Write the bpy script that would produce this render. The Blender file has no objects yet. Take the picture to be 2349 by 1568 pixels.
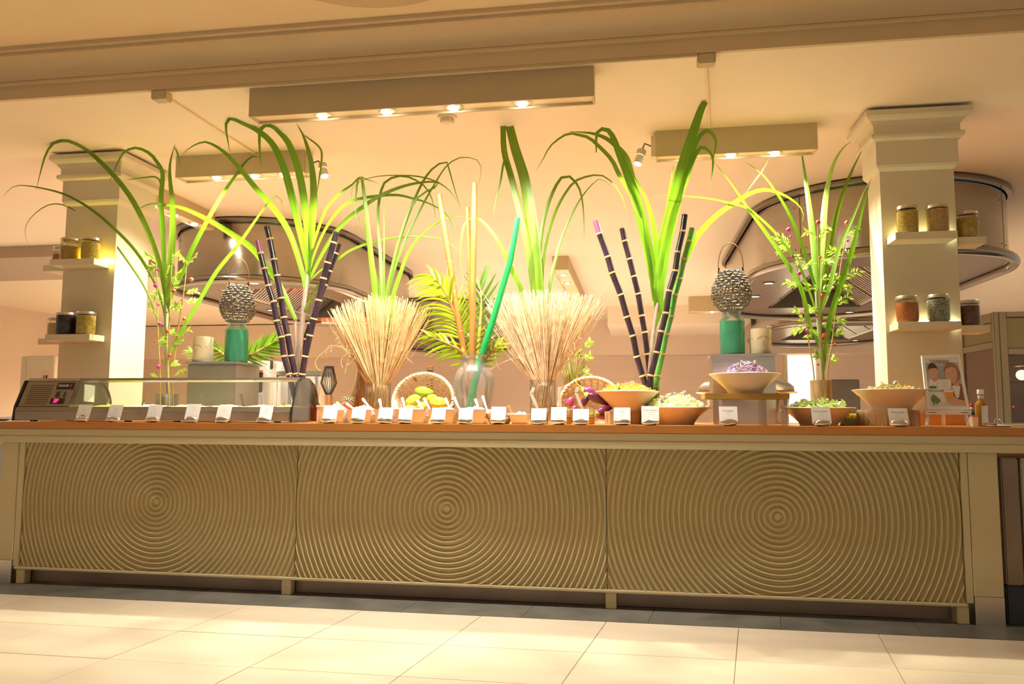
import bpy, bmesh, math, random
from mathutils import Vector, Matrix, noise
random.seed(7)
S = bpy.context.scene
COL = S.collection
# ---------------------------------------------------------------- camera
IW, IH = 2349, 1568
FPX, YAW, PIT, ROL, CD, CH = 1765.57, 0.158437, 0.090666, 0.003432, 4.1505, 1.01682
_f = Vector((-math.sin(YAW)*math.cos(PIT), math.cos(YAW)*math.cos(PIT), math.sin(PIT)))
_r0 = Vector((math.cos(YAW), math.sin(YAW), 0)); _u0 = _r0.cross(_f)
_r = _r0*math.cos(ROL)+_u0*math.sin(ROL); _u = -_r0*math.sin(ROL)+_u0*math.cos(ROL)
CPOS = Vector((0, -CD, CH))
cam = bpy.data.objects.new('camera', bpy.data.cameras.new('camera')); COL.objects.link(cam)
cam.data.sensor_width = 36; cam.data.sensor_fit = 'HORIZONTAL'; cam.data.lens = FPX/IW*36
cam.data.clip_start = .05; cam.data.clip_end = 200
cam.matrix_world = Matrix(((_r.x, _u.x, -_f.x, CPOS.x), (_r.y, _u.y, -_f.y, CPOS.y), (_r.z, _u.z, -_f.z, CPOS.z), (0, 0, 0, 1)))
S.camera = cam
# ---------------------------------------------------------------- world, exposure
W = bpy.data.worlds.new('world'); S.world = W; W.use_nodes = True
bg = W.node_tree.nodes['Background']; bg.inputs[0].default_value = (1.0, .85, .66, 1); bg.inputs[1].default_value = .40
S.view_settings.view_transform = 'Standard'; S.view_settings.look = 'None'; S.view_settings.gamma = 1
S.view_settings.use_curve_mapping = False; S.view_settings.exposure = .2
S.cycles.transparent_max_bounces = 18; S.cycles.max_bounces = 7; S.cycles.glossy_bounces = 3; S.cycles.diffuse_bounces = 4; S.cycles.caustics_reflective = False; S.cycles.caustics_refractive = False
WARM = (1.0, .78, .50); WARMW = (1.0, .84, .64); PINK = (1.0, .80, .68)
def lamp(name, loc, power, color=WARMW, aim=None, cone=110, blend=.7, size=.03, parent=None):
    d = bpy.data.lights.new(name, 'SPOT'); d.energy = power; d.color = color; d.spot_size = math.radians(cone)
    d.spot_blend = blend; d.shadow_soft_size = size
    o = bpy.data.objects.new(name, d); COL.objects.link(o); o.location = loc
    if aim is not None:
        o.rotation_euler = (Vector(aim)-Vector(loc)).to_track_quat('-Z', 'Y').to_euler()
    if parent is not None:
        o.parent = parent; o.location = Vector(loc)-parent.location
    return o
# unseen fill spots added above the guests' floor to brighten the dining side
for x in (-4.2, -1.4, 1.4):
    for y in (-2.2, -4.6):
        lamp('dining_fill_spot', (x, y, 3.0), 14, (1.0, .85, .64), (x, y, 0), 105, .8, .08)
# kitchen downlights in the lower ceiling further back
for x, y, p, c in ((-6.3, 6.5, 240, PINK), (-2.0, 8.0, 300, PINK), (1.8, 9.2, 240, PINK), (-8.3, 8.6, 230, WARM), (-.6, 3.4, 130, PINK),
                   (4.4, 5.2, 120, PINK), (-5.9, 2.6, 120, PINK), (.4, 6.4, 160, PINK), (5.8, 8.6, 120, PINK), (-5.5, .7, 60, WARM), (3.4, .8, 60, WARM)):  # last two are unseen side lamps, added to brighten the ceiling ends
    lamp('kitchen_downlight', (x, y, 2.78), p*2.5, c, (x, y, 0), 140, .9, .1)

# ---------------------------------------------------------------- pixel helpers (a photo point put at a real depth)
def ray(x, y): return _f*FPX+_r*(x-IW/2)-_u*(y-IH/2)
def at(x, y, Y):
    d = ray(x, y); return CPOS+d*((Y+CD)/d.y)
def onz(x, y, Z):
    d = ray(x, y); return CPOS+d*((Z-CH)/d.z)
def onx(x, y, X):
    d = ray(x, y); return CPOS+d*(X/d.x)
def pm(x, y, Y): return (at(x, y, Y)-CPOS).dot(_f)/FPX      # metres per pixel there
TOP = .95
def onc(x, Y): return Vector((at(x, 965, Y).x, Y, TOP))      # on the worktop

# ---------------------------------------------------------------- materials
MATS = {}
def nt_new(name):
    m = bpy.data.materials.new(name); m.use_nodes = True; n = m.node_tree; n.nodes.clear()
    out = n.nodes.new('ShaderNodeOutputMaterial'); MATS[name] = m
    return m, n, out
def mat(name, col, rough=.5, metal=0, var=.0, scale=8, stretch=(1, 1, 1), col2=None, bump=0, bscale=60, spec=.5, trans=0, emit=0, ecol=None, coat=0, sss=0, aniso=0):
    m, n, out = nt_new(name)
    b = n.nodes.new('ShaderNodeBsdfPrincipled'); n.links.new(b.outputs[0], out.inputs[0])
    b.inputs['Base Color'].default_value = (*col, 1); b.inputs['Roughness'].default_value = rough; b.inputs['Metallic'].default_value = metal
    b.inputs['Specular IOR Level'].default_value = spec; b.inputs['Transmission Weight'].default_value = trans
    b.inputs['Coat Weight'].default_value = coat; b.inputs['Anisotropic'].default_value = aniso
    if sss: b.inputs['Subsurface Weight'].default_value = sss; b.inputs['Subsurface Radius'].default_value = (.02, .012, .006)
    if emit: b.inputs['Emission Color'].default_value = (*(ecol or col), 1); b.inputs['Emission Strength'].default_value = emit
    if var or col2 or bump:
        tc = n.nodes.new('ShaderNodeTexCoord'); mp = n.nodes.new('ShaderNodeMapping'); mp.inputs['Scale'].default_value = stretch
        n.links.new(tc.outputs['Object'], mp.inputs[0])
        if var or col2:
            tx = n.nodes.new('ShaderNodeTexNoise'); tx.inputs['Scale'].default_value = scale; tx.inputs['Detail'].default_value = 5
            n.links.new(mp.outputs[0], tx.inputs[0])
            rp = n.nodes.new('ShaderNodeValToRGB')
            c2 = col2 or tuple(max(0, c*(1-var)) for c in col); c1 = col if col2 else tuple(min(1, c*(1+var)) for c in col)
            rp.color_ramp.elements[0].color = (*c2, 1); rp.color_ramp.elements[0].position = .32
            rp.color_ramp.elements[1].color = (*c1, 1); rp.color_ramp.elements[1].position = .68
            n.links.new(tx.outputs['Fac'], rp.inputs[0]); n.links.new(rp.outputs[0], b.inputs['Base Color'])
        if bump:
            t2 = n.nodes.new('ShaderNodeTexNoise'); t2.inputs['Scale'].default_value = bscale; t2.inputs['Detail'].default_value = 4
            n.links.new(mp.outputs[0], t2.inputs[0]); bp = n.nodes.new('ShaderNodeBump'); bp.inputs['Strength'].default_value = bump
            bp.inputs['Distance'].default_value = .01; n.links.new(t2.outputs['Fac'], bp.inputs['Height']); n.links.new(bp.outputs[0], b.inputs['Normal'])
    return m
def glassy(name, tint=(1, 1, 1), refl=.5, rough=.03, dens=0.0, dcol=(.8, .9, .85)):
    # thin clear glass: tinted see-through, fresnel reflection
    m, n, out = nt_new(name)
    t = n.nodes.new('ShaderNodeBsdfTransparent'); t.inputs[0].default_value = (*tint, 1)
    g = n.nodes.new('ShaderNodeBsdfGlossy'); g.inputs['Roughness'].default_value = rough
    fr = n.nodes.new('ShaderNodeLayerWeight'); fr.inputs[0].default_value = refl
    ma = n.nodes.new('ShaderNodeMath'); ma.operation = 'MULTIPLY'; ma.inputs[1].default_value = .7
    n.links.new(fr.outputs['Fresnel'], ma.inputs[0])
    mx = n.nodes.new('ShaderNodeMixShader'); n.links.new(ma.outputs[0], mx.inputs[0]); n.links.new(t.outputs[0], mx.inputs[1]); n.links.new(g.outputs[0], mx.inputs[2])
    last = mx
    if dens:
        d = n.nodes.new('ShaderNodeBsdfDiffuse'); d.inputs[0].default_value = (*dcol, 1)
        m2 = n.nodes.new('ShaderNodeMixShader'); m2.inputs[0].default_value = dens
        n.links.new(mx.outputs[0], m2.inputs[1]); n.links.new(d.outputs[0], m2.inputs[2]); last = m2
    n.links.new(last.outputs[0], out.inputs[0]); return m
def leafy(name, col, col2, tr=.45, rough=.4, scale=1, stretch=(16, 1.2, 1)):
    m, n, out = nt_new(name)
    tc = n.nodes.new('ShaderNodeTexCoord'); tx = n.nodes.new('ShaderNodeTexNoise'); tx.inputs['Scale'].default_value = scale
    mp = n.nodes.new('ShaderNodeMapping'); mp.inputs['Scale'].default_value = stretch; n.links.new(tc.outputs['UV'], mp.inputs[0])
    n.links.new(mp.outputs[0], tx.inputs[0])
    rp = n.nodes.new('ShaderNodeValToRGB'); rp.color_ramp.elements[0].color = (*col2, 1); rp.color_ramp.elements[1].color = (*col, 1)
    rp.color_ramp.elements[0].position = .35; rp.color_ramp.elements[1].position = .65; n.links.new(tx.outputs['Fac'], rp.inputs[0])
    b = n.nodes.new('ShaderNodeBsdfPrincipled'); b.inputs['Roughness'].default_value = rough; n.links.new(rp.outputs[0], b.inputs['Base Color'])
    t = n.nodes.new('ShaderNodeBsdfTranslucent'); n.links.new(rp.outputs[0], t.inputs[0])
    mx = n.nodes.new('ShaderNodeMixShader'); mx.inputs[0].default_value = tr
    n.links.new(b.outputs[0], mx.inputs[1]); n.links.new(t.outputs[0], mx.inputs[2]); n.links.new(mx.outputs[0], out.inputs[0]); return m
mat('paint', (.67, .60, .44), .55, var=.03, scale=2)
mat('counterpaint', (.49, .40, .21), .5, var=.03, scale=2)
mat('counterframe', (.58, .495, .295), .5, var=.03, scale=2)
mat('beampaint', (.63, .495, .31), .6, var=.03, scale=2)
mat('boxpaint', (.56, .45, .28), .6, var=.02, scale=2)
mat('ceilpaint', (.84, .68, .45), .8, var=.02, scale=1)
mat('kceil', (.86, .76, .635), .8, var=.02, scale=1)
mat('wallpaint', (.76, .62, .52), .7, var=.03, scale=1)
mat('shaded_ceil', (.45, .36, .28), .8)
mat('tile', (.61, .535, .41), .34, var=.07, scale=2.2, stretch=(1, 3, 1), coat=.1)
mat('tileb', (.575, .50, .38), .36, var=.08, scale=2.0, stretch=(1, 3, 1), coat=.1)
mat('grout', (.30, .24, .15), .9)
mat('slate', (.105, .10, .082), .45, var=.25, scale=5)
mat('slategrout', (.05, .05, .045), .8)
mat('laminate', (.52, .20, .035), .42, var=.08, scale=3, stretch=(1, 6, 6), coat=.15)
mat('laminate_seam', (.75, .55, .3), .6)
mat('kick', (.26, .19, .145), .32, metal=.4, var=.15, scale=4)
mat('steel', (.62, .58, .52), .28, metal=1, var=.06, scale=3, stretch=(1, 1, 30))
mat('hoodsteel', (.385, .355, .31), .2, metal=1, var=.05, scale=2, stretch=(1, 1, 12))
mat('hoodtrim', (.30, .275, .24), .16, metal=1)
mat('hoodin', (.21, .17, .14), .3, metal=.9, var=.1, scale=3)
mat('chrome', (.78, .76, .72), .12, metal=1)
mat('silverstone', (.70, .68, .66), .16, metal=1, bump=.15, bscale=12)
mat('darksteel', (.22, .20, .17), .35, metal=.8)
mat('fridge_door', (.40, .34, .27), .33, metal=.55, var=.1, scale=3, stretch=(1, 1, 8))
mat('fridge_metal', (.34, .30, .24), .38, metal=.75, var=.05, scale=4)
mat('black', (.012, .011, .011), .35)
mat('blackmatte', (.02, .018, .016), .8)
mat('white', (.84, .83, .80), .35)
mat('paper', (.82, .80, .77), .75)
mat('print', (.22, .18, .17), .8)
mat('printlight', (.50, .46, .44), .8)
mat('porcelain', (.88, .88, .88), .2, coat=.4)
mat('bowl', (.70, .56, .40), .32, coat=.3, var=.03, scale=3)
mat('ceramic', (.64, .54, .35), .5)
mat('cutout', (.42, .33, .15), .7)
mat('lamp_glow', (1, .93, .8), .3, emit=70, ecol=(1, .9, .72))
mat('doorway_glow', (1, .9, .75), .3, emit=6, ecol=(1, .86, .62))
mat('hood_glow', (1, .9, .75), .3, emit=8, ecol=(1, .82, .6))
mat('led_strip', (1, .9, .4), .3, emit=130, ecol=(1, .78, .10))
mat('led_strip_pale', (1, .95, .7), .3, emit=38, ecol=(.95, 1, .62))
mat('red_led', (1, .02, .08), .3, emit=6, ecol=(1, .02, .12))
mat('glow_red', (1, .05, .02), .3, emit=14, ecol=(1, .06, .03))
mat('plastic_cream', (.74, .66, .50), .4)
mat('socket', (.70, .60, .45), .4)
leafy('leaf', (.18, .355, .018), (.105, .25, .01))
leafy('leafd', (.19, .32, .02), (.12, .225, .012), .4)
leafy('leafy', (.21, .40, .018), (.14, .31, .012))
leafy('leafpale', (.42, .66, .16), (.26, .50, .07))
leafy('palm', (.38, .52, .01), (.25, .40, .008), .4)
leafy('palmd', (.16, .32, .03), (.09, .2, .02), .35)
leafy('sprig', (.42, .60, .07), (.30, .48, .05), .4)
leafy('dryleaf', (.75, .62, .33), (.62, .5, .25), .3)
mat('straw', (.78, .56, .28), .6, col2=(.54, .34, .13), scale=30)
mat('straw2', (.86, .68, .46), .6, col2=(.58, .39, .20), scale=30)
mat('reed', (.62, .58, .25), .6, col2=(.4, .4, .13), scale=30)
mat('wicker', (.22, .18, .125), .55, col2=(.11, .09, .06), scale=60)
mat('basket', (.86, .74, .54), .5, col2=(.68, .53, .33), scale=50)
mat('canes', (.05, .024, .038), .25, col2=(.014, .010, .016), scale=14, stretch=(3, 3, .5), coat=.3)
mat('canep', (.42, .10, .20), .3, col2=(.14, .06, .14), scale=5, coat=.3)
mat('caneg', (.10, .46, .05), .3, col2=(.16, .36, .1), scale=8, coat=.3)
mat('cane_node', (.72, .50, .22), .6, col2=(.6, .36, .13), scale=30)
mat('stalk', (.50, .42, .30), .45, col2=(.30, .22, .20), scale=9, stretch=(4, 4, .7))
mat('stalkg', (.34, .42, .22), .45, col2=(.22, .26, .14), scale=9, stretch=(4, 4, .7))
mat('bamboo', (.38, .165, .035), .4, col2=(.28, .11, .02), scale=7, stretch=(3, 3, .6))
mat('bamboo_node', (.50, .27, .09), .6)
mat('greenpole', (.01, .24, .05), .25, col2=(.015, .34, .08), scale=6, coat=.3)
mat('stemy', (.58, .42, .10), .5, col2=(.42, .32, .08), scale=20)
mat('berry_pink', (.66, .05, .36), .4)
mat('berry_red', (.68, .09, .06), .4)
mat('berry_orange', (.75, .22, .07), .4)
mat('bark', (.52, .36, .18), .8, col2=(.26, .15, .06), scale=12, stretch=(4, 4, .5), bump=.8, bscale=30)
mat('driftwood', (.34, .20, .07), .7, col2=(.15, .075, .02), scale=8, stretch=(2, 2, .4), bump=.7, bscale=14)
mat('board', (.50, .32, .06), .5, col2=(.34, .2, .03), scale=6, stretch=(1, 8, 8))
glassy('glass', (.97, .985, .97), .35)
glassy('glassg', (.92, .97, .93), .45, dens=.05, dcol=(.8, .88, .8))
glassy('hammered', (.94, .97, .93), .42, .16, dens=.09, dcol=(.9, .95, .88))
glassy('glasspanel', (.94, .96, .93), .3, .04, dens=.035, dcol=(.6, .66, .58))
glassy('smoke', (.52, .46, .38), .28, .03)
glassy('acrylic', (.93, .90, .85), .4)
glassy('cabglass', (.62, .52, .44), .4, .06, dens=.10, dcol=(.5, .4, .33))
glassy('greenliq', (.0, .72, .44), .35, .03, dens=.5, dcol=(.0, 1.0, .58))
mat('sauce', (.78, .46, .08), .3)
mat('oil', (.42, .20, .02), .12, trans=.35)
mat('pasta', (.80, .52, .10), .6, col2=(.55, .3, .04), scale=50, bump=.6, bscale=60)
mat('pastay', (.95, .70, .14), .6, col2=(.72, .46, .05), scale=70, bump=.7, bscale=70)
mat('grainp', (.86, .60, .24), .6, col2=(.6, .36, .1), scale=90)
mat('beanb', (.06, .022, .018), .4, col2=(.03, .012, .012), scale=70, bump=.5, bscale=80)
mat('fusilli', (.88, .66, .16), .6, col2=(.55, .37, .05), scale=34, bump=.9, bscale=40)
mat('lentil', (.85, .27, .07), .6, col2=(.6, .17, .04), scale=120)
mat('beanw', (.75, .72, .5), .6, col2=(.03, .03, .025), scale=130)
mat('flax', (.22, .08, .04), .5, col2=(.10, .035, .02), scale=110)
mat('fruit', (.66, .60, .07), .35, col2=(.42, .54, .05), scale=5, coat=.2)
mat('fruitg', (.38, .50, .04), .35, col2=(.24, .42, .03), scale=5, coat=.2)
mat('aubergine', (.12, .018, .06), .14, col2=(.06, .012, .035), scale=4, coat=.5)
mat('auberpink', (.50, .05, .20), .16, coat=.5)
mat('auberviolet', (.26, .04, .18), .16, coat=.5)
mat('calyx', (.34, .46, .06), .5)
mat('lime', (.30, .58, .02), .3)
mat('carrot', (.85, .42, .05), .5, col2=(.8, .55, .1), scale=60)
mat('cabbage', (.78, .84, .40), .45, col2=(.85, .88, .62), scale=40)
mat('redcab', (.80, .76, .80), .4, col2=(.34, .09, .46), scale=45)
mat('cucumber', (.46, .60, .14), .4, col2=(.62, .72, .3), scale=30)
mat('salad', (.60, .68, .18), .45, col2=(.8, .5, .2), scale=40)
mat('foodcream', (.82, .74, .46), .5, col2=(.72, .6, .3), scale=70, bump=.6, bscale=60)
mat('foodwhite', (.86, .84, .78), .5, bump=.5, bscale=50)
mat('foodyellow', (.72, .80, .06), .5)
mat('utensil', (.80, .66, .54), .35)
mat('skin', (.68, .38, .26), .6); mat('skin2', (.62, .32, .22), .6)
mat('hair_brown', (.11, .05, .03), .7); mat('hair_fair', (.36, .18, .10), .7)
mat('photo_bg', (.50, .50, .49), .5, var=.1, scale=6); mat('photo_white', (.78, .78, .78), .5); mat('photo_grey', (.36, .38, .39), .5)
mat('photo_juice', (.80, .36, .04), .5); mat('photo_green', (.22, .34, .05), .5, col2=(.1, .2, .03), scale=60); mat('photo_brown', (.26, .12, .11), .6)
mat('photo_lip', (.45, .13, .11), .6)
mat('red', (.60, .03, .02), .4); mat('coral', (.75, .16, .09), .5); mat('blue', (.03, .06, .3), .5)
mat('labelgrey', (.55, .57, .58), .5)
mat('yellow', (.85, .66, .02), .5)
mat('boxgreen', (.36, .37, .24), .6)
mat('cabinet', (.21, .175, .11), .5, var=.03, scale=3)
mat('cabpanel', (.16, .14, .06), .5)
mat('greydoor', (.18, .155, .12), .5)
mat('agave', (.26, .38, .26), .5)
mat('navy', (.025, .03, .04), .5)

# ---------------------------------------------------------------- mesh helpers
class MB:
    def __init__(s): s.v = []; s.f = []
    def add(s, v, f):
        k = len(s.v); s.v += [tuple(p) for p in v]; s.f += [tuple(i+k for i in q) for q in f]; return s
    def box(s, a, b):
        x0, y0, z0 = a; x1, y1, z1 = b
        return s.add([(x0, y0, z0), (x1, y0, z0), (x1, y1, z0), (x0, y1, z0), (x0, y0, z1), (x1, y0, z1), (x1, y1, z1), (x0, y1, z1)],
                     [(0, 3, 2, 1), (4, 5, 6, 7), (0, 1, 5, 4), (1, 2, 6, 5), (2, 3, 7, 6), (3, 0, 4, 7)])
    def hexa(s, bot, top):     # two quads of 4 points
        return s.add(list(bot)+list(top), [(0, 3, 2, 1), (4, 5, 6, 7), (0, 1, 5, 4), (1, 2, 6, 5), (2, 3, 7, 6), (3, 0, 4, 7)])
    def prism(s, poly, d):     # polygon of 3d points extruded by vector d
        n = len(poly); d = Vector(d); p = [Vector(q) for q in poly]
        return s.add(p+[q+d for q in p], [tuple(range(n-1, -1, -1)), tuple(range(n, 2*n))]+[(i, (i+1) % n, n+(i+1) % n, n+i) for i in range(n)])
    def lathe(s, prof, seg=24, c=(0, 0, 0), close=True, ax=None):
        # profile [(r,z)...]; ax None = z axis
        v = []; f = []; c = Vector(c); n = len(prof)
        for r, z in prof:
            for k in range(seg):
                a = 2*math.pi*k/seg; v.append(Vector((r*math.cos(a), r*math.sin(a), z)))
        for i in range(n-1):
            for k in range(seg):
                k2 = (k+1) % seg; f.append((i*seg+k, i*seg+k2, (i+1)*seg+k2, (i+1)*seg+k))
        if close:
            if prof[0][0] > 1e-5: f.append(tuple(range(seg-1, -1, -1)))
            if prof[-1][0] > 1e-5: f.append(tuple((n-1)*seg+k for k in range(seg)))
        if ax is not None:
            q = Vector((0, 0, 1)).rotation_difference(Vector(ax)); v = [q @ p for p in v]
        return s.add([p+c for p in v], f)
    def tube(s, pts, r, seg=6, caps=True, closed=False):
        P = [Vector(p) for p in pts]; n = len(P)
        R = r if isinstance(r, (list, tuple)) else [r]*n
        v = []; f = []; up = None
        for i in range(n):
            if closed: t = P[(i+1) % n]-P[i-1]
            else: t = P[min(i+1, n-1)]-P[max(i-1, 0)]
            t.normalize()
            if up is None:
                a = Vector((0, 0, 1)) if abs(t.z) < .9 else Vector((0, 1, 0)); up = (a-t*a.dot(t)).normalized()
            else:
                up = up-t*up.dot(t)
                up = up.normalized() if up.length > 1e-6 else t.orthogonal().normalized()
            w = t.cross(up)
            for k in range(seg):
                a = 2*math.pi*k/seg; v.append(P[i]+(up*math.cos(a)+w*math.sin(a))*R[i])
        m = n if closed else n-1
        for i in range(m):
            j = (i+1) % n
            for k in range(seg):
                k2 = (k+1) % seg; f.append((i*seg+k, i*seg+k2, j*seg+k2, j*seg+k))
        if caps and not closed: f += [tuple(range(seg-1, -1, -1)), tuple((n-1)*seg+k for k in range(seg))]
        return s.add(v, f)
    def ribbon(s, pts, wid, side, fold=.25, nrm=None):
        # folded leaf strip: 3 verts across; side = list of side vectors
        v = []; f = []
        for p, w, sd, nn in zip(pts, wid, side, nrm):
            v += [p-sd*w+nn*w*fold, p, p+sd*w+nn*w*fold]
        for i in range(len(pts)-1):
            a = 3*i; f += [(a, a+1, a+4, a+3), (a+1, a+2, a+5, a+4)]
        return s.add(v, f)
    def ell(s, c, rx, ry, rz, seg=16, rings=10, rot=None, wob=0, seed=0):
        v = []; f = []; c = Vector(c)
        for i in range(rings+1):
            th = math.pi*i/rings
            for k in range(seg):
                a = 2*math.pi*k/seg; p = Vector((rx*math.sin(th)*math.cos(a), ry*math.sin(th)*math.sin(a), rz*math.cos(th)))
                if wob: p *= 1+wob*noise.noise(Vector((p.x/rx*1.3+seed, p.y/ry*1.3, p.z/rz*1.3)))
                if rot is not None: p = rot @ p
                v.append(p+c)
        for i in range(rings):
            for k in range(seg):
                k2 = (k+1) % seg; f.append((i*seg+k, (i+1)*seg+k, (i+1)*seg+k2, i*seg+k2))
        return s.add(v, f)
    def build(s, name, m, parent=None, smooth=False, off=None, bevel=0):
        if off is not None: off = Vector(off); s.v = [tuple(Vector(p)-off) for p in s.v]
        me = bpy.data.meshes.new(name); me.from_pydata(s.v, [], s.f); me.update()
        bm = bmesh.new(); bm.from_mesh(me); bmesh.ops.remove_doubles(bm, verts=bm.verts, dist=1e-6)
        bmesh.ops.recalc_face_normals(bm, faces=bm.faces)
        if bevel: bmesh.ops.bevel(bm, geom=list(bm.edges), offset=bevel, segments=2, affect='EDGES', clamp_overlap=True)
        bm.to_mesh(me); bm.free()
        if smooth:
            for p in me.polygons: p.use_smooth = True
            if smooth != 'all': me.set_sharp_from_angle(angle=math.radians(42))
        me.materials.append(MATS[m]); o = bpy.data.objects.new(name, me); COL.objects.link(o)
        if parent is not None: o.parent = parent
        return o
USED = {}
def tag(o, label=None, cat=None, group=None, kind=None):
    if label:
        if label in USED and not group: print('DUP LABEL', label)
        USED[label] = 1; o['label'] = label
    if cat: o['category'] = cat
    if group: o['group'] = group
    if kind: o['kind'] = kind
    return o
def thing(name, label, cat, loc=(0, 0, 0), group=None):
    o = bpy.data.objects.new(name, None); COL.objects.link(o); o.location = loc; o.empty_display_size = .05
    return tag(o, label, cat, group)
def dup(root, loc, label=None, group=None, rotz=None):
    r = root.copy(); COL.objects.link(r); r.location = loc
    if rotz is not None: r.rotation_euler = (0, 0, rotz)
    if label: tag(r, label, None, group)
    for ch in list(root.children):
        c = ch.copy(); COL.objects.link(c); c.parent = r
        for g in list(ch.children):
            d = g.copy(); COL.objects.link(d); d.parent = c
    return r
def box(name, a, b, m, parent=None, bevel=0, kind=None):
    o = MB().box(a, b).build(name, m, parent, bevel=bevel)
    if kind: o['kind'] = kind
    return o
def text(name, body, size, m, parent, loc, rot=None, align='CENTER', shear=0, ext=.0004):
    cu = bpy.data.curves.new(name, 'FONT'); cu.body = body; cu.size = size; cu.align_x = align; cu.align_y = 'CENTER'; cu.extrude = ext; cu.shear = shear
    cu.resolution_u = 3
    t = bpy.data.objects.new(name+'_tmp', cu); COL.objects.link(t)
    me = bpy.data.meshes.new_from_object(t.evaluated_get(bpy.context.evaluated_depsgraph_get())); bpy.data.objects.remove(t); bpy.data.curves.remove(cu)
    me.name = name
    R = Matrix.Rotation(math.radians(90), 4, 'X')
    if rot is not None: R = rot.to_4x4() @ R
    me.transform(Matrix.Translation(Vector(loc)) @ R)
    me.materials.clear(); me.materials.append(MATS[m]); o = bpy.data.objects.new(name, me); COL.objects.link(o); o.parent = parent
    return o
def smoothpath(P, n):
    # Catmull-Rom through points (any dimension as Vector), n samples by length
    P = [Vector(p) for p in P]; Q = [P[0]*2-P[1]]+P+[P[-1]*2-P[-2]]; out = []
    L = [0]
    for a, b in zip(P, P[1:]): L.append(L[-1]+(b-a).length)
    for k in range(n):
        d = L[-1]*k/(n-1); i = 0
        while i < len(P)-2 and L[i+1] < d: i += 1
        t = (d-L[i])/max(1e-9, L[i+1]-L[i]); p0, p1, p2, p3 = Q[i], Q[i+1], Q[i+2], Q[i+3]
        out.append(.5*((2*p1)+(-p0+p2)*t+(2*p0-5*p1+4*p2-p3)*t*t+(-p0+3*p1-3*p2+p3)*t**3))
    return out
# ================================================================ SETTING
HC, HF = 2.82, 3.046            # kitchen ceiling, dining ceiling
def struct(o): o['kind'] = 'structure'; return o
# floor with real tiles
floor = struct(box('floor', (-12, -9, -.12), (9, 16, -.004), 'grout'))
rows = [-.262, -.762, -1.182, -1.602, -2.022]
def shear(x, y): return x+.15*(y+.26)
def tilepiece(x0, x1, y0, y1, name, m, gap=.002, z=0):
    q = [(x0+gap, y0+gap), (x1-gap, y0+gap), (x1-gap, y1-gap), (x0+gap, y1-gap)]
    b = [(shear(x, y), y, -.0035) for x, y in q]; t = [(shear(x, y), y, z) for x, y in q]
    return MB().hexa(b, t).build(name, m, floor)
PT = .6235
for i in range(len(rows)-1):
    for k in range(-6, 5):
        x0 = -1.396+PT*k
        tilepiece(x0, x0+PT, rows[i+1], rows[i], 'floor_tile', random.choice(('tile', 'tile', 'tileb')), .0016, random.choice((0, 0, .0006)))
far = MB()
for j in range(14):
    for k in range(-9, 9):
        x0 = -1.396+PT*k; y1 = rows[-1]-.42*j; y0 = y1-.42
        far.hexa([(x0+.002, y0+.002, -.0035), (x0+PT-.002, y0+.002, -.0035), (x0+PT-.002, y1-.002, -.0035), (x0+.002, y1-.002, -.0035)],
                 [(x0+.002, y0+.002, 0), (x0+PT-.002, y0+.002, 0), (x0+PT-.002, y1-.002, 0), (x0+.002, y1-.002, 0)])
far.build('floor_tile_field', 'tile', floor)['kind'] = 'stuff'
for k in range(-6, 5):
    x0 = -1.2+PT*k
    tilepiece(x0, x0+PT, -.258, .3, 'slate_tile', 'slate', .0012)
box('kitchen_floor_covering', (-12, .302, -.0039), (9, 15.9, 0), 'tile', floor)
# ceilings
struct(box('ceiling', (-4.9, -.30, HC), (8, 15.9, HC+.12), 'kceil'))
cl = struct(box('ceiling_side', (-12.5, -.30, HC+.02), (-4.9, 15.9, HC+.12), 'kceil'))
struct(box('ceiling_front', (-9, -9, HF), (7, -.495, HF+.1), 'ceilpaint'))
struct(box('trim_1', (-12, 3.33, HC-.11), (-5.75, 4.7, HC+.02), 'shaded_ceil'))  # toned dark so its colour carries the shade of the unlit ceiling recess
dq = onz(890, 20, HF-.018); dsk = MB().lathe([(0, HF-.018), (.56, HF-.018), (.58, HF-.012), (.58, HF)], 64, (dq.x+.02, dq.y-.58, 0)).build('ceiling_disc', 'beampaint', smooth=True)
tag(dsk, 'flat round plaster disc on the dining ceiling above the cornice', 'ceiling disc')
# cornice along the edge of the lowered ceiling, one strip per moulding
prof = [('trim_2', [(-.324, HC), (-.324, 2.896), (-.30, 2.896), (-.30, HC)]),
        ('trim_3', [(-.342, 2.896), (-.346, 2.902), (-.346, 2.914), (-.342, 2.919), (-.30, 2.919), (-.30, 2.896)]),
        ('trim_4', [(-.346, 2.919)]+[(-.346-.112*(1-math.cos(a*math.pi/16)), 2.919+.081*math.sin(a*math.pi/16)) for a in range(1, 9)]+[(-.30, 3.0), (-.30, 2.919)]),
        ('trim_5', [(-.474, 3.0), (-.477, 3.003), (-.477, 3.021), (-.30, 3.021), (-.30, 3.0)]),
        ('trim_6', [(-.499, 3.021), (-.502, 3.024), (-.502, HF+.04), (-.30, HF+.04), (-.30, 3.021)])]
for nm, pf in prof:
    struct(MB().prism([(-9, y, z) for y, z in pf], (16, 0, 0)).build(nm, 'beampaint', smooth=(nm == 'trim_4')))
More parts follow.
